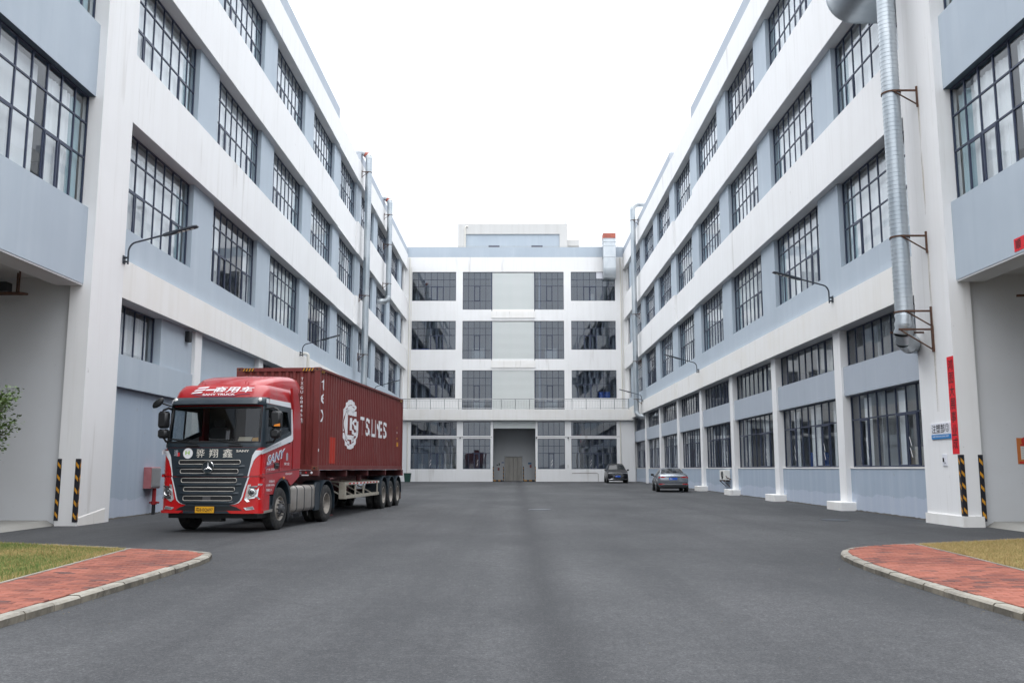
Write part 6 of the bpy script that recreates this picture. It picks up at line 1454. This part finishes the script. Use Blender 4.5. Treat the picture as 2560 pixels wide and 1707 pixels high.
def car(name, loc, bdir, label, sts, paint, glass_y, ends, wheels, group):
    """glass_y: (side from, side to); ends: (y0, y1, k) sloping glass at each end"""
    t = root(name, loc, label, 'car', group, rotz=math.atan2(-bdir[0], bdir[1]), local=True)
    b = MB(); b.loft([car_ring(s) for s in refine(sts)], True, True, True); build('body', b, paint, t, smooth=48)
    for s in (-1, 1):
        b = MB(); lo, hi = [], []; n = 12
        for k in range(n+1):
            q = lerp_st(sts, glass_y[0]+(glass_y[1]-glass_y[0])*k/n); y, zb, xl, xm, zm, xb, zb2, xt, zt = q
            f = .07; g = .86; tx = xt+(xb-xt)*.06; tz = zt-(zt-zb2)*.12
            lo.append((s*(xb+(tx-xb)*f+.006), y, zb2+(tz-zb2)*f)); hi.append((s*(xb+(tx-xb)*g+.006), y, zb2+(tz-zb2)*g))
        b.loft([lo, hi], close=False); build('side_window', b, 'car_glass_dark', t, smooth=60)
        b = MB(); q = lerp_st(sts, glass_y[2]); b.cbox(s*(q[5]+.02), s*(q[5]+.20), q[0]-.06, q[0]+.06, q[6]+.02, q[6]+.16, .03); b.box(s*(q[5]-.05), s*(q[5]+.05), q[0]-.02, q[0]+.02, q[6]-.02, q[6]+.04); build('door_mirror', b, 'black_plastic' if paint == 'car_silver' else paint, t)
    for (y0, y1, nm) in ends:
        b = MB(); rows = []
        for k in range(7):
            q = lerp_st(sts, y0+(y1-y0)*k/6); w = q[7]*.93; up = .02
            rows.append([(w*u, q[0], q[8]+.022*(1-abs(u))*1.2+up*.5) for u in (-1, -.6, -.2, .2, .6, 1)])
        b.loft(rows, close=False); build(nm, b, 'car_glass_dark', t, smooth=60)
    for wy in wheels:
        for s in (-1, 1):
            xm = lerp_st(sts, wy)[3]; b = MB(); b.lathe([(0, .37), (.012, .37), (.012, .001)], (s*(xm-.005), wy, .36), (s, 0, 0), 24); build('wheel_arch', b, 'black_plastic', t)
            b = MB(); b.lathe([(-.2, .18), (-.2, .31), (-.17, .335), (.0, .335), (.028, .31), (.03, .235), (.02, .23)], (s*(xm-.0), wy, .335), (s, 0, 0), 28); wl = build('wheel', b, 'rubber', t, smooth=40)
            b = MB(); b.lathe([(.024, .235), (.03, .22), (.012, .19), (.02, .05), (.03, .001)], (s*xm, wy, .335), (s, 0, 0), 24)
            for k in range(5):
                a = 2*math.pi*k/5; d = Vector((0, math.cos(a), math.sin(a))); b.tube([Vector((s*(xm+.03), wy, .335))+d*.03, Vector((s*(xm+.03), wy, .335))+d*.215], .022, 5)
            build('rim', b, 'steel', wl, smooth=40)
    return t
surface('car_glass_dark', (.018, .021, .024), .08, spec=.35)
# silver saloon, seen from behind
SED = [(0, .44, .72, .80, .72, .76, .92, .66, .95), (.05, .34, .78, .875, .70, .83, .98, .72, 1.03), (.30, .25, .84, .915, .68, .87, .985, .75, 1.085), (.75, .22, .86, .93, .68, .89, .975, .745, 1.105), (1.05, .20, .86, .93, .68, .895, .965, .66, 1.235), (1.5, .20, .86, .93, .68, .895, .96, .595, 1.385), (2.1, .2, .86, .93, .68, .895, .95, .585, 1.435), (2.8, .2, .86, .93, .68, .895, .94, .59, 1.42),
       (3.2, .2, .86, .93, .68, .89, .93, .62, 1.31), (3.75, .2, .86, .93, .68, .88, .92, .73, 1.02), (4.3, .22, .84, .92, .66, .84, .88, .70, .92), (4.8, .26, .78, .86, .6, .76, .78, .62, .80), (4.95, .36, .66, .74, .56, .66, .68, .55, .69)]
sy = 54.4; SB = (.075, .9972)
sd_t = car('silver_saloon', (9.40, sy, zg(sy)), SB, 'silver saloon car parked along the right wall, seen from behind', SED, 'car_silver', (1.15, 3.55, 3.2), ((.80, 1.42, 'rear_window'), (3.0, 3.70, 'windscreen')), (1.02, 3.88), 'cars parked in the yard')
for s in (-1, 1):
    b = MB(); b.prism([(s*.86, .93), (s*.62, .945), (s*.42, .90), (s*.40, .885), (s*.66, .84), (s*.875, .835)], lambda p, t: (p[0], .015+.16*max(0, abs(p[0])-.70)-t, p[1]), -.06, .03); build('tail_lamp', b, 'lamp_red', sd_t)
    b = MB(); b.prism([(s*.86, .50), (s*.62, .515), (s*.50, .485), (s*.62, .455), (s*.86, .455)], lambda p, t: (p[0], .02+.16*max(0, abs(p[0])-.70)-t, p[1]), -.06, .03); build('rear_reflector', b, 'lamp_red', sd_t)
b = MB(); b.box(-.45, .45, -.004, .03, .885, .91); b.box(-.62, .62, -.004, .04, .43, .452); build('black_trim', b, 'black_plastic', sd_t); b = MB(); b.box(-.66, .66, -.008, .03, .462, .478); b.lathe([(0, .045), (.01, .045), (.012, .03), (.004, .028)], (0, -.0, .975), (0, -1, .1), 18); build('chrome_trim', b, 'chrome', sd_t)
b = MB(); b.box(-.24, .24, -.012, .02, .735, .865); npl = build('number_plate', b, 'plate_blue', sd_t); b = MB(); put_text(b, '粤B', lambda p, q: (-.20+.14*p, -.0135, .76+.08*q), bold=.01); build('plate_lettering', b, 'decal_white', npl)
b = MB(); b.box(-.78, .78, .0, .06, .30, .40); build('lower_valance', b, 'black_plastic', sd_t)
# black people carrier, seen from the front
SUV = [(0, .44, .70, .78, .66, .74, .84, .66, .88), (.06, .30, .80, .90, .66, .86, .95, .74, 1.00), (.40, .24, .86, .94, .70, .90, 1.03, .76, 1.09), (.95, .22, .88, .95, .72, .91, 1.07, .78, 1.15), (1.15, .22, .88, .95, .72, .915, 1.08, .76, 1.22), (1.75, .22, .88, .95, .72, .92, 1.09, .66, 1.64), (2.15, .22, .88, .95, .72, .92, 1.09, .64, 1.735), (3.2, .22, .88, .95, .72, .92, 1.09, .64, 1.755), (4.2, .22, .88, .95, .72, .91, 1.08, .63, 1.72), (4.55, .24, .86, .94, .72, .89, 1.07, .64, 1.60), (4.75, .34, .78, .86, .70, .82, 1.02, .68, 1.10)]
vy = 82.0; VB = (.035, .9994)
sv = car('black_people_carrier', (9.20, vy, zg(vy)), VB, 'shiny black people carrier parked in the far right corner, facing us', SUV, 'car_black', (1.35, 4.4, 1.35), ((1.15, 1.78, 'windscreen'), (4.25, 4.65, 'rear_window')), (.95, 3.75), 'cars parked in the yard')
b = MB(); b.prism([(-.50, .86), (.50, .86), (.42, .52), (-.42, .52)], lambda p, t: (p[0], .02-t, p[1]), 0, .03); gr = build('grille', b, 'mesh_black', sv)
b = MB()
for k in range(5):
    for j in range(9):
        x = -.42+j*.105+(.05 if k % 2 else 0); z = .56+k*.062; b.box(x-.035, x+.035, -.018, -.008, z, z+.022)
b.box(-.52, .52, -.022, -.006, .865, .89); build('chrome_mesh', b, 'chrome', gr)
for s in (-1, 1):
    b = MB(); b.prism([(s*.50, .90), (s*.80, .95), (s*.86, .90), (s*.80, .83), (s*.52, .84)], lambda p, t: (p[0], .03+.12*max(0, abs(p[0])-.6)-t, p[1]), 0, .03); build('headlight', b, 'lamp_glass', sv)
    b = MB(); b.tube([(s*.42, -.012, .40), (s*.66, .0, .36), (s*.80, .06, .34)], .018, 6); build('lower_trim', b, 'chrome', sv)
b = MB(); b.box(-.44, .44, -.018, .0, .388, .412); build('lower_trim', b, 'chrome', sv)
b = MB(); b.box(-.22, .22, -.026, -.010, .54, .68); npl = build('number_plate', b, 'plate_blue', sv); b = MB(); put_text(b, '粤B', lambda p, q: (-.18+.13*p, -.0275, .57+.08*q), bold=.01); build('plate_lettering', b, 'decal_white', npl)
